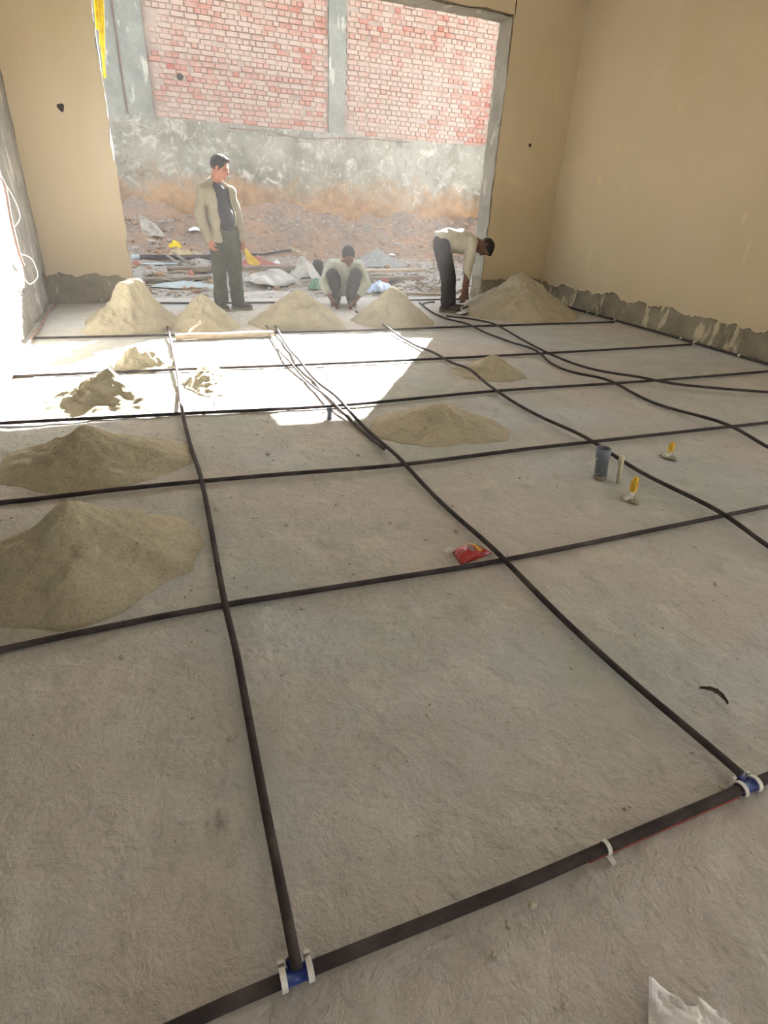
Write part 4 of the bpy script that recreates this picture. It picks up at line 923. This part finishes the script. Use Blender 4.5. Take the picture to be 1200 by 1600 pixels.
# --- standing man: khaki jacket open over a black T-shirt, olive trousers
base = Vector((0.99, 8.05, 0.0)); U = Vector((0.992, -0.122, 0)); W = Vector((-0.122, -0.992, 0))       # U to his left in view, W towards the viewer
p = lambda u, w, z: base+U*u+W*w+Z3*z
fd = (U*0.55+W*0.83).normalized(); sd_ = (U*0.83-W*0.55).normalized()
J = dict(head=p(0.00, 0.045, 1.595), hfwd=(U*0.93+W*0.28-Z3*0.34), hup=(Z3*0.94+U*0.33), neck=p(-0.075, 0.0, 1.435), chest=p(-0.065, 0.0, 1.27), waist=p(-0.03, 0.02, 1.06), pelvis=p(-0.01, 0.0, 0.93),
         sh_r=p(-0.225, 0.08, 1.345), sh_l=p(0.09, -0.09, 1.34), el_r=p(-0.275, 0.09, 1.08), el_l=p(0.165, -0.10, 1.08), wr_r=p(-0.195, 0.16, 0.83), wr_l=p(0.20, -0.02, 0.83),
         hip_r=p(-0.09, 0.04, 0.90), hip_l=p(0.075, -0.04, 0.90), kn_r=p(-0.105, 0.065, 0.49), kn_l=p(0.085, -0.015, 0.49), an_r=p(-0.115, 0.03, 0.09), an_l=p(0.095, -0.03, 0.09),
         toe_r=p(-0.06, 0.17, 0.03), toe_l=p(0.225, 0.05, 0.03))
man, V, HP, HA = make_person(J, M['skin1'], base, 'man standing in a khaki jacket, black T-shirt and olive trousers, looking down', hand=((U*0.25+W*0.1-Z3).normalized(), (U*0.1+W*0.1-Z3).normalized()), palm=(sd_, -sd_), curl=(0.75, 0.9), hside=(1, -1))
t = Field(0.008)
t.cone(V['pelvis']+Z3*0.04, V['waist']+fd*0.03, 0.128, 0.135, 0.05).cone(V['waist']+fd*0.03, V['chest']+fd*0.005, 0.135, 0.135, 0.05).cone(V['sh_r'].lerp(V['sh_l'], 0.15), V['sh_r'].lerp(V['sh_l'], 0.85), 0.07, 0.07, 0.05).cone(V['chest'], V['neck'], 0.12, 0.07, 0.04)
t.cut((U*0.1+W*0.1+Z3), V['neck']+Z3*0.025); t.cut((0, 0, -1), (0, 0, 0.93)); fobj('tshirt', t, M['tshirt'], man, 0.005, 18, 4)
trousers(man, V, M['olive'], r=(0.112, 0.090, 0.086), noise=0.007); shoes(man, V)
j = Field(0.009)
lower = p(-0.045, 0.0, 0.83)
j.cone(V['waist'], lower, 0.160, 0.170, 0.05).cone(V['chest'], V['waist'], 0.152, 0.160, 0.05).cone(V['sh_r'], V['sh_l'], 0.066, 0.066, 0.05).cone(V['chest']-Z3*0.02, V['neck']-Z3*0.01, 0.135, 0.085, 0.05)
j.cone(V['sh_r'], V['neck'], 0.062, 0.065, 0.03).cone(V['sh_l'], V['neck'], 0.062, 0.065, 0.03).ell(V['neck']-fd*0.10-Z3*0.03, (sd_, fd, Z3), (0.11, 0.06, 0.075), 0.03)
j.ell(lower+sd_*0.0, (sd_, fd, Z3), (0.215, 0.165, 0.14), 0.05)
for q, wq in (('r', 0.94), ('l', 0.94)):
    j.cone(V['sh_'+q], V['el_'+q], 0.068, 0.064, 0.03); j.cone(V['el_'+q], V['el_'+q].lerp(V['wr_'+q], wq), 0.064, 0.056, 0.02)
j.cone(V['neck']-fd*0.05+Z3*0.035, V['neck']+fd*0.0+sd_*-0.07+Z3*0.0, 0.034, 0.03, 0.02).cone(V['neck']-fd*0.05+Z3*0.035, V['neck']+sd_*0.07, 0.034, 0.03, 0.02)
j.cut((0, 0, -1), (0, 0, 0.795)); j.cut(Z3*1.0+fd*0.35, V['neck']+Z3*0.06)
fr = p(-0.035, 0, 1.1)+fd*0.19; j.sub(fr, (sd_, fd, (Z3)), (0.085, 0.145, 0.60), 0.02)
fobj('jacket', j, M['jacket'], man, 0.008, 15, 6)
v, f = lathe([(0.006, 0), (0.006, 0.008)], 10); o = mesh_obj('button', v, f, M['steel'], man); o.location = V['waist']+fd*0.17-Z3*0.11-man.location
# yellow bag in his left hand
V_wl = V['wr_l'].copy()
V_ = []; F_ = []; n = 12; prof = [(0.012, 0.02), (0.03, -0.03), (0.065, -0.10), (0.075, -0.15), (0.05, -0.17), (0.01, -0.165)]
for r_, z_ in prof:
    for k in range(n):
        a = 2*math.pi*k/n; q = r_*(1+0.22*math.sin(3*a+z_*30)); V_.append((q*math.cos(a)+0.5*max(0, 0.02-z_), q*math.sin(a)*0.6, z_))
for i in range(len(prof)-1):
    for k in range(n): a = i*n+k; b = i*n+(k+1) % n; F_.append((a, a+n, b+n, b))
F_ += [tuple(range(n)), tuple(range((len(prof)-1)*n, len(prof)*n))[::-1]]
o = mesh_obj('yellow_bag', V_, F_, M['yellowbag'], smooth=True); o.location = V_wl+Vector((0.03, -0.05, -0.12)); tag(o, 'small yellow bag hanging from the standing man\'s hand', 'bag')

# --- squatting man, facing the viewer, head bowed
base = Vector((2.62, 8.28, 0.0)); dv = Vector((base.x, base.y, 0)).normalized(); W = -dv; U = Vector((dv.y, -dv.x, 0))
p = lambda u, w, z: base+U*u+W*w+Z3*z
J = dict(head=p(0.06, 0.15, 0.655), hfwd=(W*0.72-Z3*0.62+U*0.1), hup=(Z3*0.75+W*0.6), neck=p(0.03, 0.02, 0.565), chest=p(0.01, -0.06, 0.45), waist=p(0.0, -0.16, 0.30), pelvis=p(0.0, -0.20, 0.22),
         sh_r=p(-0.165, 0.0, 0.525), sh_l=p(0.205, 0.0, 0.525), el_r=p(-0.285, 0.16, 0.30), el_l=p(0.32, 0.16, 0.30), wr_r=p(-0.16, 0.34, 0.10), wr_l=p(0.17, 0.34, 0.11),
         hip_r=p(-0.09, -0.19, 0.20), hip_l=p(0.09, -0.19, 0.20), kn_r=p(-0.16, 0.17, 0.40), kn_l=p(0.17, 0.17, 0.42), an_r=p(-0.10, 0.05, 0.09), an_l=p(0.11, 0.05, 0.09), toe_r=p(-0.14, 0.20, 0.03), toe_l=p(0.15, 0.20, 0.03))
m2, V, HP, HA = make_person(J, M['skin2'], base, 'man squatting between mounds in a pale green shirt, head bowed', S=0.97, hand=((U*0.6+W*0.5-Z3*0.45).normalized(), (-U*0.6+W*0.5-Z3*0.45).normalized()), palm=((0, 0, -1), (0, 0, -1)), curl=(0.5, 0.5), hside=(-1, 1))
t = Field(0.008)
t.cone(V['pelvis'], V['waist'], 0.14, 0.14, 0.05).cone(V['waist'], V['chest'], 0.14, 0.145, 0.05).cone(V['sh_r'], V['sh_l'], 0.078, 0.078, 0.05).cone(V['chest'], V['neck'], 0.13, 0.075, 0.04)
for q in ('r', 'l'): t.cone(V['sh_'+q], V['el_'+q], 0.074, 0.064, 0.03); t.cone(V['el_'+q], V['el_'+q].lerp(V['wr_'+q], 0.55), 0.062, 0.052, 0.02)
t.cut((W*0.35+Z3*0.9), V['neck']+Z3*0.02); fobj('shirt', t, M['shirt'], m2, 0.007, 18, 4)
trousers(m2, V, M['navy'], 0.97, r=(0.10, 0.088, 0.07), lift=0.0); shoes(m2, V, 0.97)

# --- bending man in profile, facing right
base = Vector((3.92, 7.60, 0.0)); q_ = lambda px, py, Y: at_y(px, py, Y)
J = dict(head=q_(757, 386, 7.52), hfwd=(-0.30, -0.22, -0.93), hup=(0.95, -0.15, -0.25), neck=q_(742, 379, 7.56), chest=q_(722, 377, 7.60), waist=q_(702, 375, 7.62), pelvis=q_(690, 380, 7.62),
         sh_r=q_(736, 382, 7.42), sh_l=q_(738, 378, 7.76), el_r=q_(730, 426, 7.40), el_l=q_(733, 422, 7.80), wr_r=q_(724, 458, 7.38), wr_l=q_(729, 450, 7.74),
         hip_r=q_(690, 386, 7.53), hip_l=q_(691, 385, 7.71), kn_r=q_(699, 434, 7.53), kn_l=q_(702, 433, 7.72), an_r=q_(697, 474, 7.55), an_l=q_(704, 471, 7.75), toe_r=q_(715, 484, 7.47), toe_l=q_(722, 478, 7.70))
base = Vector(((J['an_r'].x+J['an_l'].x)/2, 7.63, 0.0))
for k_ in ('an_r', 'an_l'): J[k_].z = 0.09
for k_ in ('toe_r', 'toe_l'): J[k_].z = 0.03
m3, V, HP, HA = make_person(J, M['skin2'], base, 'man bending over at the jamb in a cream shirt and dark trousers, holding a trowel', S=1.04, hand=((0.05, -0.05, -1), (0.0, -0.1, -1)), palm=((0, 1, 0), (0, -1, 0)), curl=(0.9, 0.6), hside=(-1, 1))
t = Field(0.008)
t.cone(V['pelvis']+Z3*0.03, V['waist'], 0.135, 0.128, 0.05).cone(V['waist'], V['chest'], 0.13, 0.145, 0.05).cone(V['sh_r'], V['sh_l'], 0.080, 0.080, 0.05).cone(V['chest'], V['neck'], 0.13, 0.07, 0.04)
t.cone(V['chest']-Z3*0.05, V['waist']-Z3*0.04, 0.10, 0.10, 0.05)
for k_, fq in (('r', 0.30), ('l', 0.30)): t.cone(V['sh_'+k_], V['el_'+k_], 0.078, 0.062, 0.03); t.cone(V['el_'+k_], V['el_'+k_].lerp(V['wr_'+k_], fq), 0.062, 0.054, 0.02)
t.cut(V['head']-V['chest'], V['neck']+(V['head']-V['chest']).normalized()*0.02); t.cut(V['pelvis']-V['waist']-Vector((0, 0, 0.05)), V['pelvis']-Vector((0.0, 0, 0.02))); fobj('shirt', t, M['shirt2'], m3, 0.007, 18, 4)
trousers(m3, V, M['navy'], 0.95, r=(0.115, 0.092, 0.082)); shoes(m3, V, 0.95)
tr = empty('trowel', q_(727, 482, 7.36)); tr.location.z = 0.0; tag(tr, 'steel plastering trowel in the bending man\'s hand', 'trowel')
tr.rotation_euler = (0, -0.15, 0.3)
v, f = box(-0.13, 0.13, -0.05, 0.05, 0.03, 0.036); mesh_obj('blade', v, f, M['steel'], tr)
v, f = tube(catmull([Vector((-0.06, 0, 0.036)), Vector((-0.065, 0, 0.07)), Vector((-0.04, 0, 0.085)), Vector((0.05, 0, 0.085))], 4), 0.006, 8); mesh_obj('tang', v, f, M['steel'], tr, True)
v, f = tube([Vector((-0.05, 0, 0.088)), Vector((-0.02, 0, 0.088)), Vector((0.05, 0, 0.088)), Vector((0.07, 0, 0.088))], [0.010, 0.014, 0.014, 0.010], 10); mesh_obj('handle', v, f, M['dark'], tr, True)

# ------------------------------------------------------------------ dusty air
hz = bpy.data.materials.new('dust_haze'); hz.use_nodes = True; hn = hz.node_tree.nodes; hn.clear()
ho = hn.new('ShaderNodeOutputMaterial'); hs = hn.new('ShaderNodeVolumeScatter'); hs.inputs['Density'].default_value = 0.004; hs.inputs['Anisotropy'].default_value = 0.45
hs.inputs['Color'].default_value = (1.0, 0.98, 0.95, 1); hz.node_tree.links.new(hs.outputs[0], ho.inputs['Volume'])
v, f = box(XL-0.25, XR+0.25, YF+0.05, YO-0.02, -0.05, ZC+0.1)
o = struct(mesh_obj('dust_haze', v, f, hz), 'thin dusty haze hanging in the air')
